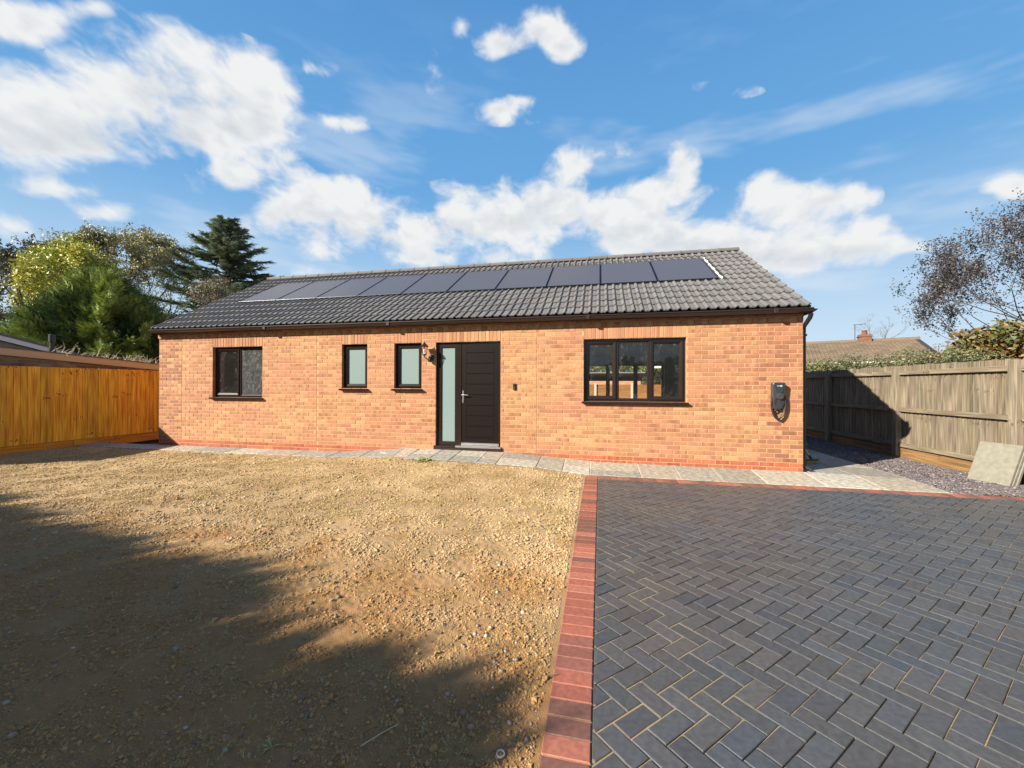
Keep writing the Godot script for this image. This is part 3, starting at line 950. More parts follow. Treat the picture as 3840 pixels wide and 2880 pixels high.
	obj("fascia_board", fa, M.gutter, hs)
	var gt := MB.new()
	var gp := [Vector2(0.077, 2.735), Vector2(0.077, 2.685), Vector2(0.095, 2.660), Vector2(0.150, 2.654), Vector2(0.183, 2.670), Vector2(0.193, 2.705), Vector2(0.205, 2.712), Vector2(0.205, 2.728), Vector2(0.193, 2.730)]
	for k in gp.size() - 1:
		var a: Vector2 = gp[k]
		var b: Vector2 = gp[k + 1]
		var o := Vector3(0, (b - a).x, -(b - a).y) * -1.0
		gt.quad(Vector3(-0.04, a.y, a.x), Vector3(W + 0.07, a.y, a.x), Vector3(W + 0.07, b.y, b.x), Vector3(-0.04, b.y, b.x), o)
	for gx: float in [-0.04, W + 0.07]:
		for k in range(1, gp.size() - 2):
			gt.tri(Vector3(gx, gp[0].y, gp[0].x), Vector3(gx, gp[k].y, gp[k].x), Vector3(gx, gp[k + 1].y, gp[k + 1].x), Vector3(gx - 5, 0, 0))
	for gx: float in [3.1, 6.0, 9.9, 12.9]:
		gt.box(Vector3(gx - 0.035, 2.652, 0.085), Vector3(gx + 0.035, 2.7355, 0.209), 0.006)
	obj("gutter", gt, M.gutter, hs)
	var dp := MB.new()
	dp.tube(PackedVector3Array([Vector3(W + 0.055, 2.64, 0.14), Vector3(W + 0.055, 2.58, 0.10), Vector3(W + 0.05, 2.46, -0.09), Vector3(W + 0.05, 2.36, -0.10), Vector3(W + 0.05, 0.24, -0.10), Vector3(W + 0.055, 0.15, -0.09), Vector3(W + 0.14, 0.10, -0.05)]), PackedFloat32Array([0.034, 0.034, 0.034, 0.034, 0.034, 0.036, 0.036]), 10)
	for yy: float in [0.5, 1.4, 2.3]:
		dp.box(Vector3(W + 0.005, yy, -0.145), Vector3(W + 0.088, yy + 0.035, -0.058), 0.004)
	obj("downpipe", dp, M.black, hs)
	var kn := MB.new()   # boxed end of the eaves at the right gable
	var kp := [Vector2(0.002, 2.735), Vector2(0.205, 2.735), Vector2(0.19, 2.712), Vector2(0.115, 2.662), Vector2(0.06, 2.640), Vector2(0.002, 2.632)]
	for k in kp.size():
		var p: Vector2 = kp[k]
		var q: Vector2 = kp[(k + 1) % kp.size()]
		kn.quad(Vector3(W + p.x, p.y, -0.22), Vector3(W + q.x, q.y, -0.22), Vector3(W + q.x, q.y, 0.028), Vector3(W + p.x, p.y, 0.028), Vector3((p.y - q.y) * -1.0, (q.x - p.x) * 1.0, 0) * (1.0 if k == 0 else 1.0))
		for zz: float in [-0.22, 0.028]:
			kn.tri(Vector3(W + 0.05, 2.69, zz), Vector3(W + p.x, p.y, zz), Vector3(W + q.x, q.y, zz), Vector3(0, 0, zz))
	obj("eaves_box", kn, M.gutter, hs)
	# roof
	var a := deg_to_rad(30.5)
	var vv := Vector3(0, sin(a), -cos(a))
	var nv := Vector3(0, cos(a), sin(a))
	var rx := Transform3D(Basis(Vector3.RIGHT, vv, nv), Vector3(0, 2.722, 0.2))
	var SL := 4.03
	var dk := MB.new()
	dk.xf = rx
	dk.col = lin(0.03, 0.03, 0.03)
	dk.box(Vector3(-0.02, 0.10, -0.05), Vector3(W + 0.02, SL, -0.012))
	var roof := obj("roof", dk, M.dark, hs)
	var dk2 := MB.new()
	var ra := Vector3(0, 2.722, 0.2) + vv * SL
	var rx2 := Transform3D(Basis(Vector3.LEFT, Vector3(0, sin(a), cos(a)), Vector3(0, cos(a), -sin(a))), Vector3(W, 2.722, ra.z * 2.0 - 0.2))
	dk2.xf = rx2
	dk2.box(Vector3(-0.02, 0.10, -0.05), Vector3(W + 0.02, SL - 0.03, -0.012))
	obj("roof_deck", dk2, M.dark, roof)
	var tones := [lin(0.114, 0.113, 0.117), lin(0.122, 0.121, 0.124), lin(0.106, 0.107, 0.112), lin(0.128, 0.127, 0.129), lin(0.114, 0.112, 0.114)]
	var tl := []
	for r in 13:
		var s := 0.055 + r * 0.3255
		var len := minf(0.355, SL - s)
		if len < 0.1: continue
		for q in 45:
			var tx := -0.035 + q * 0.30
			var w := minf(0.30, W + 0.04 - tx)
			if w < 0.05: continue
			if s > 1.68 and s < 3.30 and tx > 0.86 and tx + w < 12.6: continue
			tl.append([rx * Transform3D(Basis.from_euler(Vector3(rf(-.008, .008), rf(-.006, .006), rf(-.008, .008))), Vector3(tx + rf(-.003, .003), s + rf(-.005, .005), rf(0, 0.004))), w, len])
	var keyed := []
	for k in tl.size():
		keyed.append([(tl[k][0] as Transform3D).origin.distance_squared_to(EYE), k])
	keyed.sort_custom(func(p, q): return p[0] < q[0])
	var cache := {}
	var rest := MB.new()
	for k in keyed.size():
		var tt: Array = tl[keyed[k][1]]
		var tone := rng.randi() % tones.size()
		if k < 300:
			var key := [int(tt[1] * 1000), int(tt[2] * 1000), tone]
			if not cache.has(key):
				var m2 := MB.new()
				roof_tile(m2, tt[1], tt[2], 0.030, 0.024, tones[tone])
				cache[key] = m2.mesh()
			obj("roof_tile", cache[key], M.roof_tile, roof).transform = tt[0]
		else:
			rest.xf = tt[0]
			roof_tile(rest, tt[1], tt[2], 0.030, 0.024, tones[tone])
	for r in 13:
		var s := 0.055 + r * 0.3255
		var len := minf(0.355, SL - s)
		if len < 0.1: continue
		rest.xf = rx2 * Transform3D(Basis(), Vector3(-0.035, s, 0))
		for q in 45:
			rest.xf = rx2 * Transform3D(Basis(), Vector3(-0.035 + q * 0.30, s, 0))
			roof_tile(rest, minf(0.3, W + 0.07 - q * 0.30), len, 0.030, 0.024, tones[(q + r) % 5])
	stuff(obj("roof_tiling", rest, M.roof_tile, roof))
	var rp := ra + Vector3(0, 0.01, 0)
	for k in 30:
		var t0 := -0.04 + k * 0.448
		var t1 := minf(t0 + 0.444, W + 0.045)
		var rm := MB.new()
		rm.col = tones[k % 5]
		var P := []
		for q in 9:
			var th2 := lerpf(-0.35, PI + 0.35, q / 8.0)
			P.append(Vector2(cos(th2) * 0.115, sin(th2) * 0.075))
		for q in 8:
			var p0: Vector2 = P[q]
			var p1: Vector2 = P[q + 1]
			var f0 := Vector3(0, p0.y, -p0.x)
			var f1 := Vector3(0, p1.y, -p1.x)
			var A := rp + f0 + Vector3(t0, 0, 0)
			var B := rp + f1 + Vector3(t0, 0, 0)
			var C := rp + f1 + Vector3(t1, 0, 0)
			var D := rp + f0 + Vector3(t1, 0, 0)
			var n0 := Vector3(0, p0.y / 0.075, -p0.x / 0.115).normalized()
			var n1 := Vector3(0, p1.y / 0.075, -p1.x / 0.115).normalized()
			rm.trin(A, B, C, n0, n1, n1, rm.col, rm.col, rm.col)
			rm.trin(A, C, D, n0, n1, n0, rm.col, rm.col, rm.col)
			for e: float in [t0, t1]:
				rm.tri(rp + f0 + Vector3(e, 0, 0), rp + f1 + Vector3(e, 0, 0), rp + Vector3(e, 0, 0), Vector3(e - (t0 + t1) * 0.5, 0, 0))
		for q in 8:   # raised collar over the joint
			var p0: Vector2 = P[q] * 1.09
			var p1: Vector2 = P[q + 1] * 1.09
			var o := Vector3(0, p0.y + p1.y, -(p0.x + p1.x))
			rm.quad(rp + Vector3(t0 - 0.012, p0.y, -p0.x), rp + Vector3(t0 - 0.012, p1.y, -p1.x), rp + Vector3(t0 + 0.03, p1.y, -p1.x), rp + Vector3(t0 + 0.03, p0.y, -p0.x), o)
			for e: float in [t0 - 0.012, t0 + 0.03]:
				rm.quad(rp + Vector3(e, p0.y, -p0.x), rp + Vector3(e, p1.y, -p1.x), rp + Vector3(e, p1.y / 1.09, -p1.x / 1.09), rp + Vector3(e, p0.y / 1.09, -p0.x / 1.09), Vector3(e - t0 - 0.009, 0, 0))
		obj("ridge_tile", rm, M.roof_tile, roof)
	for side in 2:
		var vs := MB.new()
		vs.col = lin(0.05, 0.052, 0.055)
		for xf2: Transform3D in [rx, rx2]:
			vs.xf = xf2
			var flip := (side == 0) == (xf2 == rx)
			var e0 := -0.052 if flip else W + 0.034
			vs.box(Vector3(e0, 0.06, -0.09), Vector3(e0 + 0.018, SL, 0.012))
		obj("verge_trim", vs, M.roof_tile, roof)
	# solar panels
	var tray := MB.new()
	tray.xf = rx
	tray.box(Vector3(0.86, 1.66, -0.011), Vector3(12.50, 3.50, 0.010))
	obj("solar_tray", tray, M.dark, roof)
	for k in 10:
		var p0 := 0.915 + k * 1.1515
		var p1 := p0 + 1.134
		var fr := MB.new()
		fr.xf = rx
		fr.ring(p0, p1, 1.705, 3.395, [Vector2(0, 0.011), Vector2(0, 0.050), Vector2(0.002, 0.052), Vector2(0.013, 0.052), Vector2(0.013, 0.046)])
		var pn := obj("solar_panel", fr, M.panel_frame, hs)
		var pg := MB.new()
		pg.xf = rx
		pg.quad(Vector3(p0 + 0.012, 1.717, 0.047), Vector3(p1 - 0.012, 1.717, 0.047), Vector3(p1 - 0.012, 3.383, 0.047), Vector3(p0 + 0.012, 3.383, 0.047), Vector3.BACK)
		obj("glass_face", pg, M.panel_glass, pn)
	for q in 18:    # clips that show in the gaps
		var cb := MB.new()
		cb.xf = rx
		for k in 11:
			cb.box(Vector3(0.899 + k * 1.1515, 1.80 + q * 0.092, 0.010), Vector3(0.913 + k * 1.1515, 1.84 + q * 0.092, 0.040))
		if q % 3 == 0: obj("panel_clip", cb, M.panel_frame, roof)
	var fl := MB.new()
	fl.xf = rx
	var last := Vector3(12.462, 1.63, 0.060)
	for r in 6:
		var s0 := 1.66 + r * 0.3255
		for pt: Vector3 in [Vector3(12.478 - 0.012 * (r % 2), s0 + 0.01, 0.075), Vector3(12.470, s0 + 0.29, 0.050)]:
			if pt.y > 3.45: continue
			var q := (pt - last)
			var side2 := Vector3(0.008, 0, 0)
			fl.quad(last - side2, last + side2, pt + side2, pt - side2, Vector3(0.2, 0, 1))
			fl.quad(last + side2, pt + side2, pt + side2 + Vector3(0.004, 0, -0.05), last + side2 + Vector3(0.004, 0, -0.05), Vector3(1, 0, 0))
			last = pt
	obj("edge_flashing", fl, M.white, roof)
	return hs

func build_wall_things() -> void:
	# coach lantern
	var L := thing("wall_lantern", "black coach lantern on the brick wall left of the front door", "lantern", Vector3(6.845, 2.02, 0.0))
	var mb := MB.new()
	mb.xf = Transform3D(Basis(Vector3.RIGHT, Vector3.BACK, Vector3.DOWN), Vector3.ZERO)
	mb.lathe(PackedVector2Array([Vector2(0, 0.03), Vector2(0.03, 0.028), Vector2(0.052, 0.018), Vector2(0.062, 0.004), Vector2(0.064, 0)]), 16)
	mb.xf = Transform3D.IDENTITY
	obj("wall_plate", mb, M.black, L)
	var am := MB.new()
	am.tube(PackedVector3Array([Vector3(0, 0.0, 0.02), Vector3(-0.01, -0.035, 0.07), Vector3(-0.05, -0.035, 0.115), Vector3(-0.085, 0.0, 0.13), Vector3(-0.09, 0.05, 0.13)]), PackedFloat32Array([0.013, 0.012, 0.011, 0.010, 0.012]), 8)
	obj("arm", am, M.black, L)
	var pr := MB.new()
	pr.xf.origin = Vector3(-0.005, -0.055, 0.055)
	pr.lathe(PackedVector2Array([Vector2(0, 0.045), Vector2(0.03, 0.036), Vector2(0.043, 0.012), Vector2(0.042, -0.012), Vector2(0.03, -0.034), Vector2(0, -0.044)]), 14)
	obj("sensor_ball", pr, M.black, L)
	var ct := Vector3(-0.09, 0.05, 0.13)
	var rfm := MB.new()
	rfm.xf.origin = ct
	rfm.lathe(PackedVector2Array([Vector2(0, 0.268), Vector2(0.010, 0.262), Vector2(0.006, 0.246), Vector2(0.016, 0.232), Vector2(0.05, 0.195), Vector2(0.092, 0.160), Vector2(0.090, 0.154), Vector2(0.0, 0.152)]), 6)
	obj("lantern_roof", rfm, M.black, L)
	var cg := MB.new()
	cg.xf.origin = ct
	cg.lathe(PackedVector2Array([Vector2(0, -0.03), Vector2(0.02, -0.022), Vector2(0.046, 0.0), Vector2(0.046, 0.008), Vector2(0, 0.008)]), 6)
	for k in 6:
		var an := TAU * k / 6
		cg.tube(PackedVector3Array([Vector3(cos(an) * 0.043, 0.005, sin(an) * 0.043), Vector3(cos(an) * 0.066, 0.155, sin(an) * 0.066)]), PackedFloat32Array([0.005, 0.005]), 5)
	obj("cage", cg, M.black, L)
	var gs := MB.new()
	gs.xf.origin = ct
	for k in 6:
		var a0 := TAU * k / 6
		var a1 := TAU * (k + 1) / 6
		gs.quad(Vector3(cos(a0) * 0.042, 0.008, sin(a0) * 0.042), Vector3(cos(a1) * 0.042, 0.008, sin(a1) * 0.042), Vector3(cos(a1) * 0.064, 0.153, sin(a1) * 0.064), Vector3(cos(a0) * 0.064, 0.153, sin(a0) * 0.064), Vector3(cos(a0), 0, sin(a0)))
	obj("lantern_glass", gs, M.glass, L)
	var bu := MB.new()
	bu.xf.origin = ct
	bu.lathe(PackedVector2Array([Vector2(0.012, 0.01), Vector2(0.013, 0.05), Vector2(0.022, 0.075), Vector2(0.018, 0.1), Vector2(0, 0.112)]), 10)
	obj("bulb", bu, M.white, L)
	# doorbell
	var B := thing("doorbell", "small black doorbell camera on the brick wall right of the front door", "doorbell", Vector3(8.535, 1.446, 0.0))
	var bb := MB.new()
	bb.box(Vector3(-0.030, -0.062, 0.0), Vector3(0.030, 0.062, 0.028), 0.010)
	obj("case", bb, M.black, B)
	var bl := MB.new()
	bl.xf = Transform3D(Basis(Vector3.RIGHT, Vector3.BACK, Vector3.DOWN), Vector3(0, 0.022, 0.028))
	bl.lathe(PackedVector2Array([Vector2(0, 0.006), Vector2(0.012, 0.004), Vector2(0.016, 0)]), 14)
	obj("lens", bl, M.frame, B)
	var bt := MB.new()
	bt.xf = Transform3D(Basis(Vector3.RIGHT, Vector3.BACK, Vector3.DOWN), Vector3(0, -0.026, 0.028))
	bt.lathe(PackedVector2Array([Vector2(0, 0.003), Vector2(0.013, 0.003), Vector2(0.015, 0)]), 14)
	obj("button", bt, M.dark, B)
	# car charger
	var C := thing("car_charger", "dark grey electric car charger with looped cable on the brick wall", "charger", Vector3(12.975, 1.1, 0.0))
	var cm: StandardMaterial3D = mat("charger", lin(0.030, 0.031, 0.036), 0.3)
	var cb := MB.new()
	var out := [Vector2(-0.094, 0.415), Vector2(-0.082, 0.432), Vector2(0.082, 0.432), Vector2(0.094, 0.415), Vector2(0.094, 0.08), Vector2(0.055, 0.0), Vector2(0.035, -0.012), Vector2(-0.035, -0.012), Vector2(-0.055, 0.0), Vector2(-0.094, 0.12)]
	var nn := out.size()
	var cxy := Vector2(0, 0.24)
	for k in nn:
		var p: Vector2 = out[k]
		var q: Vector2 = out[(k + 1) % nn]
		var o := Vector3((p + q).x * 0.5 - cxy.x, (p + q).y * 0.5 - cxy.y, 0).normalized()
		var d0 := 0.105 if p.y > 0.1 else 0.075
		var d1 := 0.105 if q.y > 0.1 else 0.075
		var pi := p + (cxy - p).normalized() * 0.018
		var qi := q + (cxy - q).normalized() * 0.018
		cb.quad(Vector3(p.x, p.y, 0.012), Vector3(q.x, q.y, 0.012), Vector3(q.x, q.y, d1 - 0.014), Vector3(p.x, p.y, d0 - 0.014), o)
		cb.quad(Vector3(p.x, p.y, d0 - 0.014), Vector3(q.x, q.y, d1 - 0.014), Vector3(qi.x, qi.y, d1), Vector3(pi.x, pi.y, d0), o + Vector3.BACK)
		cb.tri(Vector3(pi.x, pi.y, d0), Vector3(qi.x, qi.y, d1), Vector3(cxy.x, cxy.y, 0.108), Vector3.BACK)
	obj("body", cb, cm, C)
	var fp := MB.new()
	for q: Array in [[Vector3(-0.076, 0.42, 0.107), Vector3(0.076, 0.42, 0.107), Vector3(0.042, 0.27, 0.1105), Vector3(-0.042, 0.27, 0.1105)]]:
		fp.quad(q[0], q[1], q[2], q[3], Vector3.BACK)
	obj("face_panel", fp, mat("charger_face", lin(0.022, 0.028, 0.038), 0.12), C)
	var so := MB.new()
	so.xf = Transform3D(Basis(Vector3.RIGHT, Vector3.BACK, Vector3.DOWN), Vector3(0.012, 0.205, 0.100))
	so.lathe(PackedVector2Array([Vector2(0, 0.018), Vector2(0.045, 0.018), Vector2(0.052, 0.014), Vector2(0.055, 0.0)]), 20)
	obj("socket_cap", so, M.dark, C)
	var lg := MB.new()
	for k in 5:
		lg.box(Vector3(-0.036 + k * 0.0085, 0.372, 0.1115), Vector3(-0.031 + k * 0.0085, 0.381 - 0.003 * (k % 2), 0.1125))
	for k in 12:
		var a0 := TAU * k / 12
		var a1 := TAU * (k + 1) / 12
		lg.quad(Vector3(0.024 + cos(a0) * 0.013, 0.377 + sin(a0) * 0.013, 0.112), Vector3(0.024 + cos(a1) * 0.013, 0.377 + sin(a1) * 0.013, 0.112), Vector3(0.024 + cos(a1) * 0.008, 0.377 + sin(a1) * 0.008, 0.112), Vector3(0.024 + cos(a0) * 0.008, 0.377 + sin(a0) * 0.008, 0.112), Vector3.BACK)
	lg.box(Vector3(0.004, 0.374, 0.1115), Vector3(0.012, 0.378, 0.1125))
	obj("logo", lg, M.white, C)
	for turn in 2:
		var cp := PackedVector3Array()
		var cr := PackedFloat32Array()
		var N := 40
		for k in N + 1:
			var th2 := lerpf(PI * 0.5, PI * 2.5, float(k) / N)
			var y := sin(th2) * 0.255 + 0.085
			cp.append(Vector3(cos(th2) * (0.098 + 0.006 * turn), y + 0.012 * turn, 0.045 + 0.022 * turn))
			cr.append(0.0115)
		var cm2 := MB.new()
		cm2.tube(cp, cr, 8)
		obj("cable_loop", cm2, M.black, C)
	var ck := MB.new()
	ck.tube(PackedVector3Array([Vector3(-0.02, 0.0, 0.05), Vector3(-0.04, -0.03, 0.055), Vector3(-0.075, -0.045, 0.05)]), PackedFloat32Array([0.013, 0.012, 0.011]), 8)
	ck.box(Vector3(-0.012, -0.172, 0.03), Vector3(0.012, -0.148, 0.085), 0.004)
	obj("cable_tail", ck, M.black, C)
	# broom
	var Bm := thing("broom", "yellow handled yard broom leaning round the right corner of the bungalow", "broom", Vector3(13.90, 0.055, -0.92))
	var top := Vector3(13.415 - 13.90, 0.97, 0.03)
	var hm := MB.new()
	var st := Vector3(-0.03, 0.14, -0.02)
	hm.tube(PackedVector3Array([st, top]), PackedFloat32Array([0.013, 0.012]), 8)
	obj("handle", hm, mat("broom_yellow", lin(0.62, 0.48, 0.10), 0.5), Bm)
	var so2 := MB.new()
	so2.tube(PackedVector3Array([Vector3(0, 0.075, 0), Vector3(-0.012, 0.12, -0.012), Vector3(-0.06, 0.19, -0.045)]), PackedFloat32Array([0.026, 0.022, 0.016]), 8)
	obj("socket", so2, M.black, Bm)
	var hb := MB.new()
	hb.xf = Transform3D(Basis.from_euler(Vector3(0, 0.45, 0)), Vector3.ZERO)
	hb.box(Vector3(-0.14, 0.055, -0.03), Vector3(0.14, 0.085, 0.03), 0.006)
	obj("head", hb, M.black, Bm)
	var br := MB.new()
	rng.seed = 7
	for k in 240:
		var p := Basis.from_euler(Vector3(0, 0.45, 0)) * Vector3(rf(-.135, .135), 0.057, rf(-.027, .027))
		var q := p + Vector3(rf(-.012, .012), -0.055, rf(-.012, .012) + 0.008)
		br.tube(PackedVector3Array([p, q]), PackedFloat32Array([0.0022, 0.0018]), 4, false)
	obj("bristles", br, mat("bristle", lin(0.45, 0.40, 0.06), 0.7), Bm)

# ---------- ground ----------
func grid(mb: MB, xs: PackedFloat32Array, zs: PackedFloat32Array, hf: Callable, cf: Callable) -> void:
	var nx := xs.size()
	var nz := zs.size()
	var P := PackedVector3Array()
	P.resize(nx * nz)
	var C := PackedColorArray()
	C.resize(nx * nz)
	for j in nz:
		for i in nx:
			P[j * nx + i] = Vector3(xs[i], hf.call(xs[i], zs[j]), zs[j])
			C[j * nx + i] = cf.call(xs[i], zs[j])
	var N := PackedVector3Array()
	N.resize(nx * nz)
	for j in nz:
		for i in nx:
			var a := P[j * nx + mini(i + 1, nx - 1)] - P[j * nx + maxi(i - 1, 0)]
			var b := P[mini(j + 1, nz - 1) * nx + i] - P[maxi(j - 1, 0) * nx + i]
			N[j * nx + i] = b.cross(a).normalized()
	for j in nz - 1:
		for i in nx - 1:
			var k := j * nx + i
			for q: Array in [[k, k + 1, k + nx + 1], [k, k + nx + 1, k + nx]]:
				for w: int in q:
					mb.v.append(P[w]); mb.n.append(N[w]); mb.c.append(C[w]); mb.t.append(Vector2(P[w].x, P[w].z))

func steps(a: float, b: float, d: float) -> PackedFloat32Array:
	var r := PackedFloat32Array()
	var n := int(ceil((b - a) / d))
	for i in n + 1:
		r.append(lerpf(a, b, float(i) / n))
	return r

func build_ground() -> void:
	var gm := MB.new()
	gm.quad(Vector3(-400, -0.16, -400), Vector3(400, -0.16, -400), Vector3(400, -0.16, 400), Vector3(-400, -0.16, 400), Vector3.UP)
	struct("ground", gm, M.ground)
	# bare soil where a lawn will be
	var sm := MB.new()
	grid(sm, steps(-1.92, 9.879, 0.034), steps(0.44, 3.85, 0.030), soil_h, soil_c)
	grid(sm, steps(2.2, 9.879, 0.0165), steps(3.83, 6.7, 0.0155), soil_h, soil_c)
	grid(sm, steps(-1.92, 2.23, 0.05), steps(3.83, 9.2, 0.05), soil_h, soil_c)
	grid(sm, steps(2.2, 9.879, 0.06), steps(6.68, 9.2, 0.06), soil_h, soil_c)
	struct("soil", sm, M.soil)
	rng.seed = 300
	var kinds := []
	for k in 3:
		var cm := MB.new()
		var sp := SphereMesh.new()
		sp.radial_segments = 6
		sp.rings = 3
		sp.radius = 1.0
		sp.height = 2.0
		var ar := sp.get_mesh_arrays()
		var vs: PackedVector3Array = ar[Mesh.ARRAY_VERTEX]
		var ix: PackedInt32Array = ar[Mesh.ARRAY_INDEX]
		var nz := fnoise(0.9, 1, 310 + k)
		for i in vs.size():
			var f := 1.0 + (0.45 if k < 2 else 0.16) * nz.get_noise_3dv(vs[i] * 1.3)
			vs[i] = vs[i] * f * (Vector3(1.15, 0.75, 0.9) if k < 2 else Vector3(1.25, 0.62, 0.95))
		for i in range(0, ix.size(), 3):
			var m := (vs[ix[i]] + vs[ix[i + 1]] + vs[ix[i + 2]]) / 3.0
			if k < 2: cm.tri(vs[ix[i]], vs[ix[i + 1]], vs[ix[i + 2]], m)
			else: cm.trin(vs[ix[i]], vs[ix[i + 1]], vs[ix[i + 2]], vs[ix[i]].normalized(), vs[ix[i + 1]].normalized(), vs[ix[i + 2]].normalized(), Color.WHITE, Color.WHITE, Color.WHITE)
		kinds.append(cm.mesh())
	for k in 2:
		var xs := []
		var cs := PackedColorArray()
		var tries := 0
		while xs.size() < 95000 and tries < 400000:
			tries += 1
			var near := rng.randf() < 0.62
			var x := rf(3.2, 9.85) if near else rf(-1.8, 9.85)
			var z := rf(3.0, 6.5) if near else rf(0.6, 4.6)
			if x > 9.862 or (x > 6.5 and z < 0.80): continue
			var dens := n_tone2.get_noise_2d(x * 1.6 + 9.0, z * 1.6) * 1.3 + 0.42 + smoothstep(8.9, 9.8, x) * 0.4
			if rng.randf() > dens: continue
			var s := 0.0024 * pow(rng.randf(), -0.38)
			s = minf(s, 0.0095 if rng.randf() < 0.93 else 0.016)
			if not near: s *= 1.6
			xs.append(Transform3D(Basis.from_euler(Vector3(rf(-.5, .5), rf(0, TAU), rf(-.5, .5))).scaled(Vector3.ONE * s), Vector3(x, soil_h(x, z) + s * 0.25, z)))
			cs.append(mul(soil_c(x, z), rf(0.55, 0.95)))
		multi("soil_crumbs", kinds[k], M.clod, xs, cs)
	var px := []
	var pc := PackedColorArray()
	var tones := [lin(0.42, 0.34, 0.26), lin(0.34, 0.25, 0.18), lin(0.40, 0.25, 0.17), lin(0.20, 0.17, 0.15), lin(0.52, 0.46, 0.38), lin(0.32, 0.20, 0.15)]
	while px.size() < 5200:
		var x := rf(3.0, 9.85)
		var z := rf(2.6, 6.6)
		if rng.randf() < 0.3:
			x = 9.85 - pow(rng.randf(), 2.0) * 1.2
			z = rf(1.0, 6.5)
		if rng.randf() > n_tone2.get_noise_2d(x * 1.3, z * 1.3) * 1.1 + 0.5: continue
		var s := minf(0.0030 * pow(rng.randf(), -0.36), 0.017)
		px.append(Transform3D(Basis.from_euler(Vector3(rf(-.4, .4), rf(0, TAU), rf(-.4, .4))).scaled(Vector3.ONE * s), Vector3(x, soil_h(x, z) + s * 0.2, z)))
		pc.append(mul(tones[rng.randi() % 6], rf(0.4, 0.72)))
	multi("pebbles", kinds[2], M.pebble, px, pc)
	# sparse straw and moss on the soil
	var bm := MB.new()
	for k in 5:
		var a := rf(0, TAU)
		var d := Vector3(cos(a), 0, sin(a))
		var sd := Vector3(-sin(a), 0, cos(a)) * 0.03
		var p0 := d * rf(0, 0.15)
		var p1 := p0 + d * 0.45 + Vector3.UP * rf(0.25, 0.5)
		var p2 := p1 + d * 0.5 + Vector3.UP * rf(-0.2, 0.15)
		bm.quad(p0 - sd, p0 + sd, p1 + sd * 0.8, p1 - sd * 0.8, Vector3.UP)
		bm.tri(p1 - sd * 0.8, p1 + sd * 0.8, p2, Vector3.UP)
	var gx := []
	var gc := PackedColorArray()
	var gtries := 0
	while gx.size() < 30000 and gtries < 260000:
		gtries += 1
		var x := rf(-1.7, 9.8)
		var z := rf(0.62, 6.4)
		if x > 6.5 and z < 0.82: continue
		var b := n_tone2.get_noise_2d(x + 40.0, z) * 0.9 + 0.5
		if rng.randf() > clampf((b - 0.40) * 2.0, 0.12 if z < 3.8 else 0.04, 1.0): continue
		var s := rf(0.008, 0.024) * (1.0 if z > 3.6 else 1.75)
		gx.append(Transform3D(Basis.from_euler(Vector3(0, rf(0, TAU), 0)).scaled(Vector3.ONE * s), Vector3(x, soil_h(x, z) - 0.001, z)))
		gc.append(lin(0.27, 0.21, 0.06).lerp(lin(0.60, 0.47, 0.22), rng.randf()))
	multi("moss_and_straw", bm.mesh(), M.straw, gx, gc)

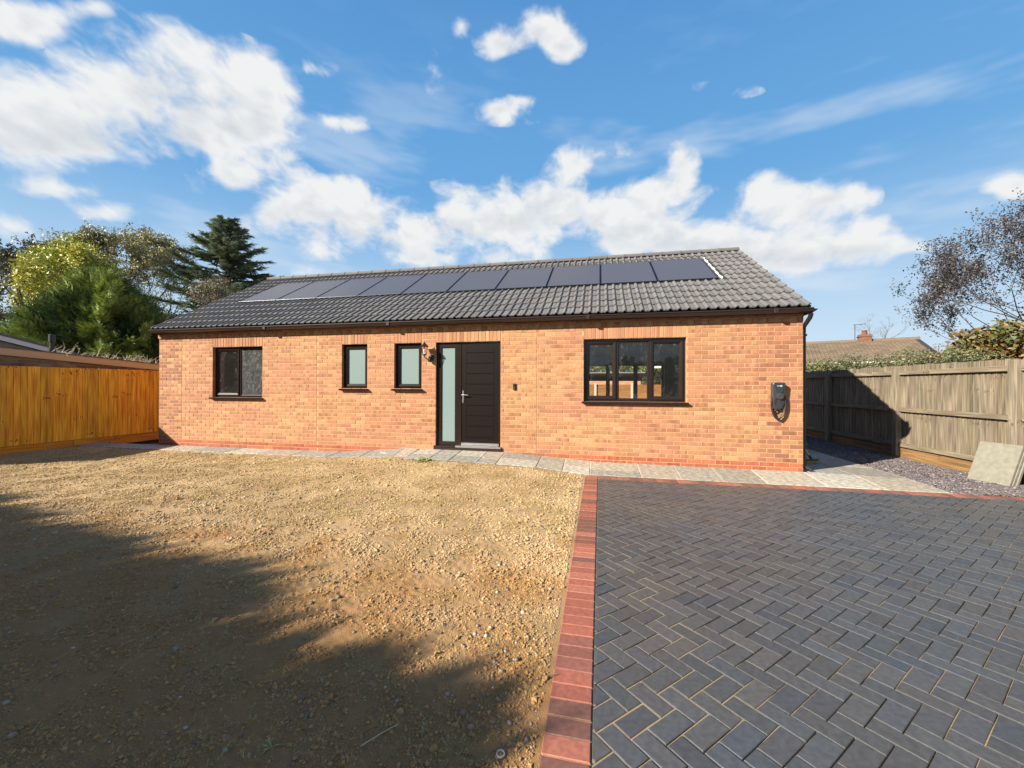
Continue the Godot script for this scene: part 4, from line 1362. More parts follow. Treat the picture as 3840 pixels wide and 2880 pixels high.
func build_paving() -> void:
	rng.seed = 400
	# sandstone path: joints first, then each slab
	var jb := MB.new()
	var jc := func(_x: float, _z: float) -> Color: return lin(0.47, 0.43, 0.35)
	var jh := func(x: float, z: float) -> float: return path_h(x, z) - 0.007
	grid(jb, steps(-1.9, 6.595, 0.3), steps(0.0, 0.50, 0.125), jh, jc)
	grid(jb, steps(6.62, 14.85, 0.2), steps(0.0, 0.74, 0.185), jh, jc)
	grid(jb, steps(13.44, 14.85, 0.3), steps(-7.5, 0.0, 0.5), jh, jc)
	jb.col = lin(0.3, 0.27, 0.22)
	jb.quad(Vector3(6.62, -0.1, 0.0), Vector3(6.62, -0.1, 0.74), Vector3(6.62, 0.12, 0.74), Vector3(6.62, 0.17, 0.0), Vector3.LEFT)
	var path := struct("path", jb, M.mortar)
	var tones := [lin(0.43, 0.405, 0.345), lin(0.34, 0.325, 0.285), lin(0.50, 0.475, 0.41), lin(0.33, 0.325, 0.30), lin(0.43, 0.385, 0.32)]
	var slab := func(x0: float, x1: float, z0: float, z1: float) -> void:
		var mb := MB.new()
		var j := 0.006
		mb.col = mul(tones[rng.randi() % 5], rf(0.9, 1.08))
		var dy := rf(-.003, .003)
		mb.paver(PackedVector2Array([Vector2(x0 + j, z0 + j), Vector2(x1 - j, z0 + j), Vector2(x1 - j, z1 - j), Vector2(x0 + j, z1 - j)]), func(x: float, z: float) -> float: return path_h(x, z) + dy, 0.006, 0.04)
		obj("paving_slab", mb, M.slab, path)
	var wide := [6.62, 7.10, 7.50, 8.02, 8.36, 9.06, 9.50, 9.95, 10.76, 11.36, 11.97, 12.58, 13.36, 14.10, 14.83]
	for i in wide.size() - 1:
		if wide[i] < 10.1:
			var zm := 0.37 + 0.09 * (i % 2) * (-1.0 if i % 4 == 1 else 1.0)
			slab.call(wide[i], wide[i + 1], 0.012, zm)
			slab.call(wide[i], wide[i + 1], zm, 0.737)
		else:
			slab.call(wide[i], wide[i + 1], 0.012, 0.737)
	var left := [-1.85, -1.02, -0.15, 0.70, 1.53, 2.40, 3.25, 4.03, 4.85, 5.58, 6.30, 6.596]
	for i in left.size() - 1:
		slab.call(left[i], left[i + 1], 0.012, 0.50)
	var z := 0.0
	while z > -7.2:
		var d := rf(0.72, 0.9)
		slab.call(13.47, 14.12, z - d, z)
		slab.call(14.12, 14.83, z - d - 0.0, z)
		z -= d
	# edging of brindled red blocks
	var eb := MB.new()
	eb.box(Vector3(9.877, -0.1, 0.74), Vector3(10.077, -0.006, 9.2))
	eb.box(Vector3(10.0771, -0.1, 0.74), Vector3(16.3, -0.006, 0.94))
	var edge := struct("edging", eb, M.sand)
	for k in 85 + 62:
		var mb := MB.new()
		var red := rng.randf()
		var base := lin(0.55, 0.185, 0.120)
		if red < 0.3: base = lin(0.30, 0.135, 0.10)
		elif red < 0.5: base = lin(0.42, 0.165, 0.115)
		elif red < 0.68: base = lin(0.62, 0.23, 0.15)
		mb.col = mul(base, rf(0.88, 1.1))
		var y := rf(-.001, .0015)
		var j := 0.0022
		var poly: PackedVector2Array
		if k < 85:
			var z0 := 0.742 + k * 0.1
			poly = PackedVector2Array([Vector2(9.879, z0 + j), Vector2(10.074, z0 + j), Vector2(10.074, z0 + 0.1 - j), Vector2(9.879, z0 + 0.1 - j)])
		else:
			var x0 := 10.079 + (k - 85) * 0.1
			poly = PackedVector2Array([Vector2(x0 + j, 0.744), Vector2(x0 + 0.1 - j, 0.744), Vector2(x0 + 0.1 - j, 0.937), Vector2(x0 + j, 0.937)])
		mb.paver(poly, func(_x: float, _z: float) -> float: return y, 0.004, 0.03)
		obj("block", mb, M.paver, edge)
	# drive: 45 degree herringbone of charcoal blocks in sand
	var X0 := 10.0795
	var X1 := 16.3
	var Z0 := 0.942
	var Z1 := 9.2
	var nj := fnoise(1.3, 2, 401)
	var sb := MB.new()
	grid(sb, steps(X0, X1, 0.12), steps(Z0, Z1, 0.12), func(xx: float, zz: float) -> float: return minf(-0.0105 + nj.get_noise_2d(xx, zz) * 0.011 + 0.006 * smoothstep(11.3, 10.1, xx), -0.0042), func(_x: float, _z: float) -> Color: return Color.WHITE)
	var drive := struct("driveway", sb, M.sand)
	var frame := PackedVector2Array([Vector2(X0, Z0), Vector2(X1, Z0), Vector2(X1, Z1), Vector2(X0, Z1)])
	var blocks := []
	var eu := Vector2(1, -1) / sqrt(2.0)
	var ev := Vector2(1, 1) / sqrt(2.0)
	var g := 0.0021
	for i in range(-60, 130):
		for j in range(-60, 130):
			var m := posmod(i - j, 4)
			if m != 0 and m != 3: continue
			var u0 := 3.408 + i * 0.1
			var v0 := 11.363 + j * 0.1
			var lu := 0.2 if m == 0 else 0.1
			var lv := 0.1 if m == 0 else 0.2
			var gj := g * (1.0 + 0.5 * rng.randf()) + 0.0016 * smoothstep(0.9, 0.0, (u0 * eu + v0 * ev).x - 10.1)
			var poly := PackedVector2Array()
			for q: Array in [[gj, gj], [lu - gj, gj], [lu - gj, lv - gj], [gj, lv - gj]]:
				poly.append((u0 + q[0]) * eu + (v0 + q[1]) * ev)
			var c0 := poly[0].lerp(poly[2], 0.5)
			if c0.x < X0 - 0.12 or c0.x > X1 + 0.12 or c0.y < Z0 - 0.12 or c0.y > Z1 + 0.12: continue
			var inside := true
			for p in poly:
				if p.x < X0 or p.x > X1 or p.y < Z0 or p.y > Z1: inside = false
			if not inside:
				var cut := Geometry2D.intersect_polygons(poly, frame)
				if cut.is_empty(): continue
				poly = cut[0]
				var clean := PackedVector2Array()
				for p in poly:
					if clean.is_empty() or (p.distance_to(clean[-1]) > 0.006 and p.distance_to(clean[0]) > 0.006): clean.append(p)
				poly = clean
				if poly.size() < 3: continue
			var ctr := Vector2.ZERO
			for p in poly: ctr += p / poly.size()
			blocks.append([ctr.distance_squared_to(Vector2(EYE.x + 0.3, EYE.z - 1.6)), poly, ctr])
	blocks.sort_custom(func(a, b): return a[0] < b[0])
	var nd := fnoise(0.9, 3, 402)
	var rest := MB.new()
	var done := 0
	var vis := func(c: Vector2) -> bool:    # ahead of the viewpoint, where the photograph looks
		var d := c - Vector2(EYE.x, EYE.z)
		return d.dot(Vector2(-0.213, -0.977)) > 1.35
	for b: Array in blocks:
		var mb := rest
		var seen: bool = vis.call(b[2])
		if seen and done < 300: mb = MB.new()
		var k := rf(0.86, 1.12)
		var tone := lin(0.116, 0.127, 0.139).lerp(lin(0.130, 0.131, 0.131), pow(rng.randf(), 2.0))
		if rng.randf() < 0.12: tone = lin(0.104, 0.118, 0.138)
		tone = tone.lerp(lin(0.17, 0.145, 0.115), clampf(nd.get_noise_2dv(b[2]) * 0.5 + 0.05 + 0.10 * smoothstep(11.5, 10.1, (b[2] as Vector2).x), 0, 0.35))
		mb.col = mul(tone, k)
		var c: Vector2 = b[2]
		var y := rf(-.0012, .0012)
		var sx := rf(-.009, .009)
		var sz := rf(-.009, .009)
		mb.paver(b[1], func(xx: float, zz: float) -> float: return y + (xx - c.x) * sx + (zz - c.y) * sz, 0.003, 0.03)
		if mb != rest:
			obj("block", mb, M.paver, drive)
			done += 1
	stuff(obj("blocks", rest, M.paver, drive))
	# slate chippings beside the fence
	var gb := MB.new()
	gb.col = lin(0.09, 0.08, 0.085)
	var ng := fnoise(1.1, 2, 410)
	grid(gb, steps(14.84, 16.45, 0.1), steps(-8.0, 0.735, 0.1), func(xx: float, zz: float) -> float: return -0.012 + ng.get_noise_2d(xx, zz) * 0.018, func(_x: float, _z: float) -> Color: return lin(0.10, 0.088, 0.095))
	struct("gravel_bed", gb, M.slate)
	var ch := MB.new()
	ch.box(Vector3(-1, -0.28, -0.65), Vector3(1, 0.28, 0.65), 0.2)
	var ch2 := MB.new()
	ch2.xf = Transform3D(Basis.from_euler(Vector3(0.1, 0.3, 0.2)))
	ch2.box(Vector3(-0.9, -0.35, -0.8), Vector3(0.8, 0.3, 0.7), 0.28)
	for q in 2:
		var xs := []
		var cs := PackedColorArray()
		for k in 9000:
			var px := rf(14.85, 16.4)
			var pz := 0.72 - pow(rng.randf(), 1.4) * 7.5
			var s := rf(0.008, 0.020)
			xs.append(Transform3D(Basis.from_euler(Vector3(rf(-.6, .6), rf(0, TAU), rf(-.6, .6))).scaled(Vector3(s, s, s)), Vector3(px, -0.006 + ng.get_noise_2d(px, pz) * 0.018 + rf(0, 0.012), pz)))
			var cc := lin(0.085, 0.070, 0.082).lerp(lin(0.175, 0.150, 0.155), rng.randf())
			if rng.randf() < 0.1: cc = lin(0.30, 0.27, 0.26)
			cs.append(mul(cc, rf(0.6, 1.05)))
		multi("slate_chippings", (ch if q == 0 else ch2).mesh(), M.slate, xs, cs)

# ---------- fences ----------
func wood_board(mb: MB, a: Vector3, b: Vector3, sd: Vector3, nrm: Vector3, w: float, t0: float, t1: float) -> void:
	# from a (foot) to b (head); sd points across, nrm outwards; feather-edged from t0 to t1
	mb.uvo = Vector2(rng.randf() * 0.02, 0) + mb.uvo
	var A := [a, a + sd * w, a + sd * w + nrm * t1, a + nrm * t0]
	var B := [b, b + sd * w, b + sd * w + nrm * t1, b + nrm * t0]
	mb.quad(A[3], A[2], B[2], B[3], nrm)
	mb.quad(A[0], A[1], B[1], B[0], -nrm)
	mb.quad(A[0], A[3], B[3], B[0], -sd)
	mb.quad(A[1], A[2], B[2], B[1], sd)
	mb.quad(B[0], B[1], B[2], B[3], Vector3.UP)

func build_fences() -> void:
	rng.seed = 500
	var F := thing("fence", "orange stained close board fence on the left of the bare soil", "fence")
	var k := 0
	var z := 2.9
	while z > -7.0:
		var mb := MB.new()
		mb.col = mul(lin(1.0, rf(0.95, 1.12), rf(0.75, 1.0)), rf(0.78, 1.25))
		mb.uvx = Vector3(0, 0, 0.9); mb.uvy = Vector3(0, 0.5, 0)
		mb.uvo = Vector2(k * 0.013, 0.0)
		wood_board(mb, Vector3(-1.905, 0.17, z), Vector3(-1.905 + rf(-.004, .004), 1.85 + rf(-.006, .006), z), Vector3(0, 0, -1), Vector3(1, 0, 0), rf(0.122, 0.128), 0.018, 0.006)
		obj("board", mb, M.wood0, F)
		z -= 0.104
		k += 1
	z = 2.9
	while z > -6.9:
		var mb := MB.new()
		mb.col = lin(0.66, 0.58, 0.52)
		mb.uvx = Vector3(0, 0.9, 0); mb.uvy = Vector3(0, 0, 0.35)
		mb.uvo = Vector2(rng.randf(), rng.randf())
		mb.box(Vector3(-1.895, -0.05, z - 2.42), Vector3(-1.868, 0.162, z), 0.003)
		obj("gravel_board", mb, M.wood0, F)
		for y: float in [0.4, 1.0, 1.6]:
			var r := MB.new()
			r.uvx = Vector3(0, 0.9, 0); r.uvy = Vector3(0, 0, 0.35)
			r.box(Vector3(-1.97, y, z - 2.42), Vector3(-1.907, y + 0.075, z))
			obj("rail", r, M.wood0, F)
		var p := MB.new()
		p.box(Vector3(-2.07, -0.1, z - 0.06), Vector3(-1.972, 1.83, z + 0.06), 0.004)
		obj("post", p, M.concrete, F)
		z -= 2.43
	# weathered fence on the right
	var G := thing("fence", "weathered grey brown board fence with rails and posts on the right", "fence")
	var dir := Vector3(-0.04, 0, -1).normalized()
	var nrm := Vector3(-1, 0, 0.04).normalized()
	var start := Vector3(16.35, 0, 2.20) - dir * 4.72
	for bay in 9:
		var s0 := bay * 2.36
		var pp := start + dir * s0
		var pm := MB.new()
		pm.col = mul(lin(1, 1, 1), rf(1.0, 1.2))
		pm.uvx = Vector3(0.9, 0, 0.9); pm.uvy = Vector3(0, 0.5, 0)
		pm.uvo = Vector2(rng.randf(), rng.randf())
		pm.xf = Transform3D(Basis(nrm * -1.0, Vector3.UP, dir * -1.0), pp)
		pm.box(Vector3(-0.02, -0.15, -0.065), Vector3(0.10, 1.885, 0.065), 0.006)
		obj("post", pm, M.wood1, G)
		for y: Array in [[1.715, 1.80, 0.045], [0.955, 1.035, 0.045], [0.222, 0.305, 0.045]]:
			var rm := MB.new()
			rm.col = mul(lin(1, 0.97, 0.92), rf(0.9, 1.1))
			rm.xf = Transform3D(Basis(nrm * -1.0, Vector3.UP, dir * -1.0), pp)
			rm.uvx = Vector3(0, 0.9, 0); rm.uvy = Vector3(0, 0, 0.5)
			rm.uvo = Vector2(rng.randf(), rng.randf())
			rm.box(Vector3(0.030, y[0], -2.30), Vector3(0.078, y[1], -0.063), 0.004)
			obj("rail", rm, M.wood1, G)
		var gm := MB.new()
		gm.xf = Transform3D(Basis(nrm * -1.0, Vector3.UP, dir * -1.0), pp)
		gm.uvx = Vector3(0, 0.9, 0); gm.uvy = Vector3(0, 0, 0.35)
		gm.col = lin(1.0, 0.68, 0.36)
		gm.box(Vector3(0.045, -0.06, -2.30), Vector3(0.072, 0.198, -0.063), 0.003)
		obj("gravel_board", gm, M.wood1, G)
		for q in 22:
			var mb := MB.new()
			mb.col = mul(lin(1.0, rf(0.94, 1.0), rf(0.88, 1.0)), rf(0.75, 1.3))
			mb.uvx = Vector3(0, 0, 0.9); mb.uvy = Vector3(0, 0.5, 0)
			mb.uvo = Vector2(0.31 * bay, 0.1)
			var a := pp + dir * (0.02 + q * 0.105) - nrm * 0.098
			wood_board(mb, a + Vector3.UP * 0.18, a + Vector3.UP * (1.905 + rf(-.012, .010)), dir, nrm, rf(0.098, 0.102), 0.019, 0.008)
			obj("board", mb, M.wood1, G)
	# fence across the back garden, seen through the big window
	var R := thing("fence", "brown panel fence with pale concrete posts, seen through the large window", "fence")
	for b in 11:
		var x := -1.74 + b * 1.665
		var cp := MB.new()
		cp.box(Vector3(x - 0.05, -0.1, -12.06), Vector3(x + 0.05, 1.60, -11.95), 0.006)
		obj("post", cp, M.concrete, R)
		for q in 11:
			var mb := MB.new()
			mb.col = mul(lin(0.27, 0.24, 0.40), rf(0.8, 1.05))
			mb.uvx = Vector3(0, 0.9, 0); mb.uvy = Vector3(0.5, 0, 0)
			mb.uvo = Vector2(rng.randf(), rng.randf())
			mb.box(Vector3(x + 0.055, q * 0.14, -12.03), Vector3(x + 1.610, q * 0.14 + 0.137, -12.015 + 0.006 * (q % 2)))
			obj("board", mb, M.wood0, R)
	var S := thing("shed", "low shed with grey roof beyond the back garden fence", "shed", Vector3(9.5, 0, -14.4))
	var wm := MB.new()
	wm.box(Vector3(-2.4, 0, -1.2), Vector3(2.6, 1.72, 1.0))
	obj("wall", wm, M.render_wall, S)
	var rm := MB.new()
	rm.xf = Transform3D(Basis.from_euler(Vector3(-0.16, 0, 0)), Vector3(0, 1.92, -0.1))
	rm.box(Vector3(-2.6, -0.03, -1.4), Vector3(2.8, 0.03, 1.35))
	obj("roof", rm, M.felt, S)
	var ga := MB.new()
	ga.box(Vector3(-1.9, -0.08, -11.9), Vector3(16.3, -0.01, -6.6))
	struct("back_garden", ga, M.ground)

func build_slabs() -> void:
	rng.seed = 600
	var th := 0.279
	var ph := 0.37
	var u := Vector3(sin(th), 0, cos(th))
	var nn := Vector3(cos(th), 0, -sin(th))
	var v := Vector3.UP * cos(ph) + nn * sin(ph)
	var w := u.cross(v)
	if w.dot(nn) < 0: w = -w
	var labs := ["pale paving slab at the front of the stack leaning on the right fence", "paving slab second from the front in the stack leaning on the right fence", "paving slab nearest the fence in the leaning stack on the slate chippings"]
	for k in 3:
		var o := thing("paving_slab", labs[k], "paving slab", Vector3(15.856, 0.004, -0.411) + w * 0.046 * k + u * rf(-.012, .012) * k, "paving slabs stacked against the fence")
		var mb := MB.new()
		mb.col = mul(lin(0.20, 0.197, 0.168), rf(0.9, 1.05))
		mb.xf = Transform3D(Basis(u, v, u.cross(v)), Vector3.ZERO)
		var s := 1.0 if u.cross(v).dot(nn) > 0 else -1.0
		mb.box(Vector3(0, 0, minf(0, s * 0.04)), Vector3(0.523, 0.642 - 0.01 * k, maxf(0, s * 0.04)), 0.005)
		obj("slab", mb, M.slab_smooth, o)

# ---------- neighbours ----------
func build_left_buildings() -> void:
	rng.seed = 700
	var g := thing("garage", "low brown brick garage with pale fascia behind the orange fence", "garage")
	var top := func(z: float) -> float: return 2.19 + (z - 1.3) * 0.0655
	var wm := MB.new()
	wm.col = lin(0.30, 0.24, 0.17)
	for X: float in [-2.604, -5.5]:
		wm.quad(Vector3(X, -0.1, 4.4), Vector3(X, -0.1, -4.6), Vector3(X, top.call(-4.6), -4.6), Vector3(X, top.call(4.4), 4.4), Vector3(1 if X > -3 else -1, 0, 0))
	for zz: float in [4.4, -4.6]:
		wm.quad(Vector3(-2.604, -0.1, zz), Vector3(-5.5, -0.1, zz), Vector3(-5.5, top.call(zz), zz), Vector3(-2.604, top.call(zz), zz), Vector3(0, 0, signf(zz)))
	var wall := obj("wall", wm, M.mortar, g)
	var list := []
	bond(list, 0.0, 9.0, 0.0, 0, 33, [], [], func(_k: int) -> Array: return PAL_GARAGE, func(uu: float, y: float) -> bool: return y < top.call(4.4 - uu) - 0.03)
	lay_bricks(list, Transform3D(Basis(Vector3(0, 0, -1), Vector3.UP, Vector3(1, 0, 0)), Vector3(-2.6, 0, 4.4)), wall, EYE, 160)
	var fm := MB.new()
	var seg := [4.55, 1.9, -0.7, -2.6, -4.75]
	for i in 4:
		var a: float = seg[i]
		var b: float = seg[i + 1]
		var lo0: float = top.call(a) - 0.085
		var lo1: float = top.call(b) - 0.085
		var fb := MB.new()
		for dx: Array in [[-2.555, 1.0], [-2.58, -1.0]]:
			fb.quad(Vector3(dx[0], lo0, a), Vector3(dx[0], lo1, b + 0.004), Vector3(dx[0], lo1 + 0.160, b + 0.004), Vector3(dx[0], lo0 + 0.160, a), Vector3(dx[1], 0, 0))
		fb.quad(Vector3(-2.58, lo0, a), Vector3(-2.58, lo1, b), Vector3(-2.555, lo1, b), Vector3(-2.555, lo0, a), Vector3.DOWN)
		obj("fascia_board", fb, M.fascia, g)
	var rm := MB.new()
	for yy: float in [0.078, 0.098]:
		rm.quad(Vector3(-2.535, top.call(4.6) + yy, 4.6), Vector3(-2.535, top.call(-4.8) + yy, -4.8), Vector3(-5.6, top.call(-4.8) + yy, -4.8), Vector3(-5.6, top.call(4.6) + yy, 4.6), Vector3.UP if yy > 0.08 else Vector3.DOWN)
	rm.quad(Vector3(-2.535, top.call(4.6) + 0.078, 4.6), Vector3(-2.535, top.call(-4.8) + 0.078, -4.8), Vector3(-2.535, top.call(-4.8) + 0.098, -4.8), Vector3(-2.535, top.call(4.6) + 0.098, 4.6), Vector3.RIGHT)
	obj("roof", rm, M.felt, g)
	var vp := MB.new()
	vp.xf.origin = Vector3(-3.6, 0, -0.09)
	vp.lathe(PackedVector2Array([Vector2(0.0, 2.75), Vector2(0.05, 2.745), Vector2(0.066, 2.73), Vector2(0.068, 2.55), Vector2(0.05, 2.54), Vector2(0.05, 2.40), Vector2(0.075, 2.38), Vector2(0.08, 2.24), Vector2(0.11, 2.16)]), 14)
	obj("vent_pipe", vp, M.black, g)
	# the gable end beyond it
	var h := thing("outbuilding", "brick gable end with pale bargeboard beyond the garage on the far left", "outbuilding")
	var gm := MB.new()
	gm.col = lin(0.30, 0.25, 0.18)
	var ey := func(z: float) -> float: return 2.45 + (minf(z, 3.2) - 0.0) * 0.245 - maxf(z - 3.2, 0) * 0.245 * 1.0 + 0.0
	var zs := [-3.0, 3.2, 9.4]
	for i in 2:
		var a: float = zs[i]
		var b: float = zs[i + 1]
		var ya: float = 2.72 + 0.245 * a if a <= 3.2 else 2.72 + 0.245 * (6.4 - a)
		var yb: float = 2.72 + 0.245 * b if b <= 3.2 else 2.72 + 0.245 * (6.4 - b)
		gm.quad(Vector3(-5.704, -0.1, a), Vector3(-5.704, -0.1, b), Vector3(-5.704, yb, b), Vector3(-5.704, ya, a), Vector3.RIGHT)
		gm.quad(Vector3(-11, -0.1, a), Vector3(-11, -0.1, b), Vector3(-11, yb, b), Vector3(-11, ya, a), Vector3.LEFT)
		var bm := MB.new()
		for q: Array in [[-5.62, 1.0], [-5.66, -1.0]]:
			bm.quad(Vector3(q[0], ya - 0.03, a), Vector3(q[0], yb - 0.03, b), Vector3(q[0], yb + 0.10, b), Vector3(q[0], ya + 0.10, a), Vector3(q[1], 0, 0))
		bm.quad(Vector3(-5.62, ya - 0.03, a), Vector3(-5.62, yb - 0.03, b), Vector3(-5.66, yb - 0.03, b), Vector3(-5.66, ya - 0.03, a), Vector3.DOWN)
		obj("bargeboard", bm, M.bargeboard, h)
		var rb := MB.new()
		for yy: float in [0.101, 0.15]:
			rb.quad(Vector3(-5.60, ya + yy, a), Vector3(-5.60, yb + yy, b), Vector3(-11.2, yb + yy, b), Vector3(-11.2, ya + yy, a), Vector3.UP if yy > 0.12 else Vector3.DOWN)
		rb.quad(Vector3(-5.60, ya + 0.101, a), Vector3(-5.60, yb + 0.101, b), Vector3(-5.60, yb + 0.15, b), Vector3(-5.60, ya + 0.15, a), Vector3.RIGHT)
		obj("roof", rb, M.felt, h)
	gm.quad(Vector3(-5.704, -0.1, -3), Vector3(-11, -0.1, -3), Vector3(-11, 1.98, -3), Vector3(-5.704, 1.98, -3), Vector3.FORWARD)
	var hw := obj("wall", gm, M.mortar, h)
	var gl := []
	bond(gl, 0.0, 7.0, 0.02, 20, 46, [], [], func(_k: int) -> Array: return PAL_GARAGE, func(uu: float, y: float) -> bool: return y < 2.66 + 0.245 * minf(4.0 - uu, 3.2))
	lay_bricks(gl, Transform3D(Basis(Vector3(0, 0, -1), Vector3.UP, Vector3(1, 0, 0)), Vector3(-5.7, 0, 4.0)), hw, EYE, 120)
	# dead climber on the garage roof edge
	rng.seed = 710
	var vm := MB.new()
	for k in 90:
		var z := rf(-2.3, -0.35) if k < 78 else rf(-0.3, 0.5)
		var p := Vector3(-2.56 - rf(0, 0.25), top.call(z) + 0.09, z)
		var pts := PackedVector3Array([p])
		var rad := PackedFloat32Array([rf(0.004, 0.008)])
		var d := Vector3(rf(-.3, .7), rf(0.3, 1.1), rf(-1, 1)).normalized()
		for q in rng.randi_range(3, 6):
			d = (d + Vector3(rf(-.5, .5), rf(-.55, .45), rf(-.5, .5))).normalized()
			p += d * rf(0.04, 0.085)
			pts.append(p)
			rad.append(maxf(rad[-1] * 0.75, 0.0018))
		vm.tube(pts, rad, 4, false)
		if rng.randf() < 0.6:
			var s := pts[1]
			vm.tube(PackedVector3Array([s, s + Vector3(rf(-.06, .08), rf(.02, .12), rf(-.1, .1))]), PackedFloat32Array([0.004, 0.002]), 4, false)
	tag(obj("climber", vm, M.vine), "pale dead climber stems sprawling over the garage roof edge", "climber")

func build_right_house() -> void:
	rng.seed = 800
	var h := thing("neighbour_house", "neighbouring bungalow with brown tiled roof beyond the right fence", "house")
	var ex := Vector3(0.935, 0, 0.354).normalized()   # along the ridge, to the right
	var o := Vector3(24.60, 0, -14.75)                # under the right end of the ridge
	var dn := Vector3(-0.354, 0, 0.935)               # down the slope towards us
	var RY := 3.70
	var EYH := 2.52
	var RUN := 3.7
	var L := 11.0
	var T := Transform3D(Basis(ex, Vector3.UP, dn), o)
	var wm := MB.new()
	wm.xf = T
	wm.box(Vector3(-L + 0.3, -0.1, -RUN + 0.35), Vector3(-0.35, EYH - 0.02, RUN - 0.35))
	wm.tri(Vector3(-0.35, EYH - 0.02, RUN - 0.35), Vector3(-0.35, EYH - 0.02, -RUN + 0.35), Vector3(-0.35, RY - 0.16, 0), Vector3.RIGHT)
	obj("wall", wm, M.render_wall, h)
	var sl := Vector2(RUN, RY - EYH)
	var ang := sl.angle()
	var len := sl.length()
	var rest := MB.new()
	var dkm := MB.new()
	for side in 2:
		var sg := 1.0 if side == 0 else -1.0
		var vv := Vector3(0, sin(ang), -cos(ang) * sg)
		var nv := Vector3(0, cos(ang), sin(ang) * sg)
		var bx := Vector3.RIGHT * sg
		var rx := T * Transform3D(Basis(bx, vv, nv), Vector3(-L if side == 0 else 0.0, EYH, RUN * sg))
		dkm.xf = rx
		dkm.box(Vector3(0, 0, -0.08), Vector3(L, len, -0.01))
		for r in int(len / 0.33) + 1:
			if side == 1 and r > 1: continue
			for q in int(L / 0.30):
				var s := r * 0.33
				if s > len - 0.1: continue
				rest.xf = rx * Transform3D(Basis(), Vector3(q * 0.30, s, 0))
				roof_tile(rest, 0.30, minf(0.36, len - s), 0.035, 0.03, mul(lin(0.155, 0.118, 0.080), rf(0.75, 1.15)))
	var rfm := obj("roof", dkm, M.dark, h)
	stuff(obj("roof_tiles", rest, M.roof_tile, rfm))
	var rg := MB.new()
	rg.xf = T
	rg.col = lin(0.15, 0.11, 0.075)
	for k in int(L / 0.45):
		rg.tube(PackedVector3Array([Vector3(-k * 0.45, RY + 0.0, 0), Vector3(-k * 0.45 - 0.43, RY + 0.0, 0)]), PackedFloat32Array([0.10, 0.095]), 8)
	obj("ridge_tiles", rg, M.roof_tile, rfm)
	var gt := MB.new()
	gt.xf = T
	gt.box(Vector3(-L, EYH - 0.10, RUN + 0.02), Vector3(0.05, EYH + 0.0, RUN + 0.12), 0.02)
	obj("gutter", gt, M.bargeboard, h)
	# chimney
	var cm := MB.new()
	var cx := T * Vector3(-1.95, 0, 0)
	cm.col = lin(0.13, 0.08, 0.05)
	cm.xf = Transform3D(T.basis, cx)
	cm.box(Vector3(-0.235, 3.3, -0.235), Vector3(0.235, 4.02, 0.235))
	cm.box(Vector3(-0.265, 3.90, -0.265), Vector3(0.265, 3.96, 0.265), 0.01)
	var chm := obj("chimney", cm, M.mortar, rfm)
	var cl := []
	bond(cl, 0.0, 0.47, 3.45, 0, 6, [], [], func(_k: int) -> Array: return [[0.20, 0.085, 0.045], [0.16, 0.07, 0.04]])
	var cb := MB.new()
	for f in 2:
		for b: Array in cl:
			cb.xf = Transform3D(T.basis, cx) * Transform3D(Basis.from_euler(Vector3(0, f * PI * 0.5, 0)), Vector3(0, 0, 0)) * Transform3D(Basis(), Vector3(b[0] - 0.235, b[1], 0.240))
			brick(cb, b[2], b[3], b[5])
	obj("chimney_brick", cb, M.brick, rfm)
	var pm := MB.new()
	pm.xf.origin = cx
	pm.col = lin(0.17, 0.065, 0.035)
	pm.lathe(PackedVector2Array([Vector2(0.12, 4.0), Vector2(0.10, 4.06), Vector2(0.095, 4.19), Vector2(0.115, 4.20), Vector2(0.11, 4.23), Vector2(0, 4.23)]), 12)
	obj("chimney_pot", pm, M.brick, rfm)
	var am := MB.new()
	am.xf = Transform3D(Basis(), T * Vector3(-2.3, 0, -0.05))
	am.tube(PackedVector3Array([Vector3(0, 3.6, 0), Vector3(0, 4.56, 0)]), PackedFloat32Array([0.014, 0.012]), 6)
	am.tube(PackedVector3Array([Vector3(-0.05, 4.53, -0.02), Vector3(0.36, 4.55, 0.13)]), PackedFloat32Array([0.010, 0.010]), 5)
	for k in 6:
		var c := Vector3(-0.05, 4.53, -0.02).lerp(Vector3(0.36, 4.55, 0.13), k / 5.0)
		am.tube(PackedVector3Array([c + Vector3(-0.04, 0, 0.11), c + Vector3(0.04, 0, -0.11)]), PackedFloat32Array([0.006, 0.006]), 4)
	obj("aerial", am, M.panel_frame, rfm)

# ---------- trees ----------
var leaf_mesh := {}

func leaf_cluster(key: String, count: int, r: float, size: float, narrow := 0.55) -> Mesh:
	if leaf_mesh.has(key): return leaf_mesh[key]
	var mb := MB.new()
	for i in count:
		var p := Vector3(rf(-1, 1), rf(-1, 1), rf(-1, 1)).normalized() * r * pow(rng.randf(), 0.5)
		var d := (p.normalized() * 0.5 + Vector3(rf(-1, 1), rf(-1, 0.6), rf(-1, 1))).normalized()
		var s := d.cross(Vector3(rf(-1, 1), rf(-.4, 1), rf(-1, 1))).normalized()
		var l := size * rf(0.7, 1.25)
		var nn := s.cross(d)
		if nn.y < 0: nn = -nn
		mb.col = mul(Color.WHITE, rf(0.75, 1.15))
		var m1 := p + d * l * 0.45 + s * l * narrow * 0.5
		var m2 := p + d * l * 0.45 - s * l * narrow * 0.5
		mb.tri(p, m1, p + d * l, nn + s * 0.3)
		mb.tri(p, p + d * l, m2, nn - s * 0.3)
	leaf_mesh[key] = mb.mesh()
	return leaf_mesh[key]

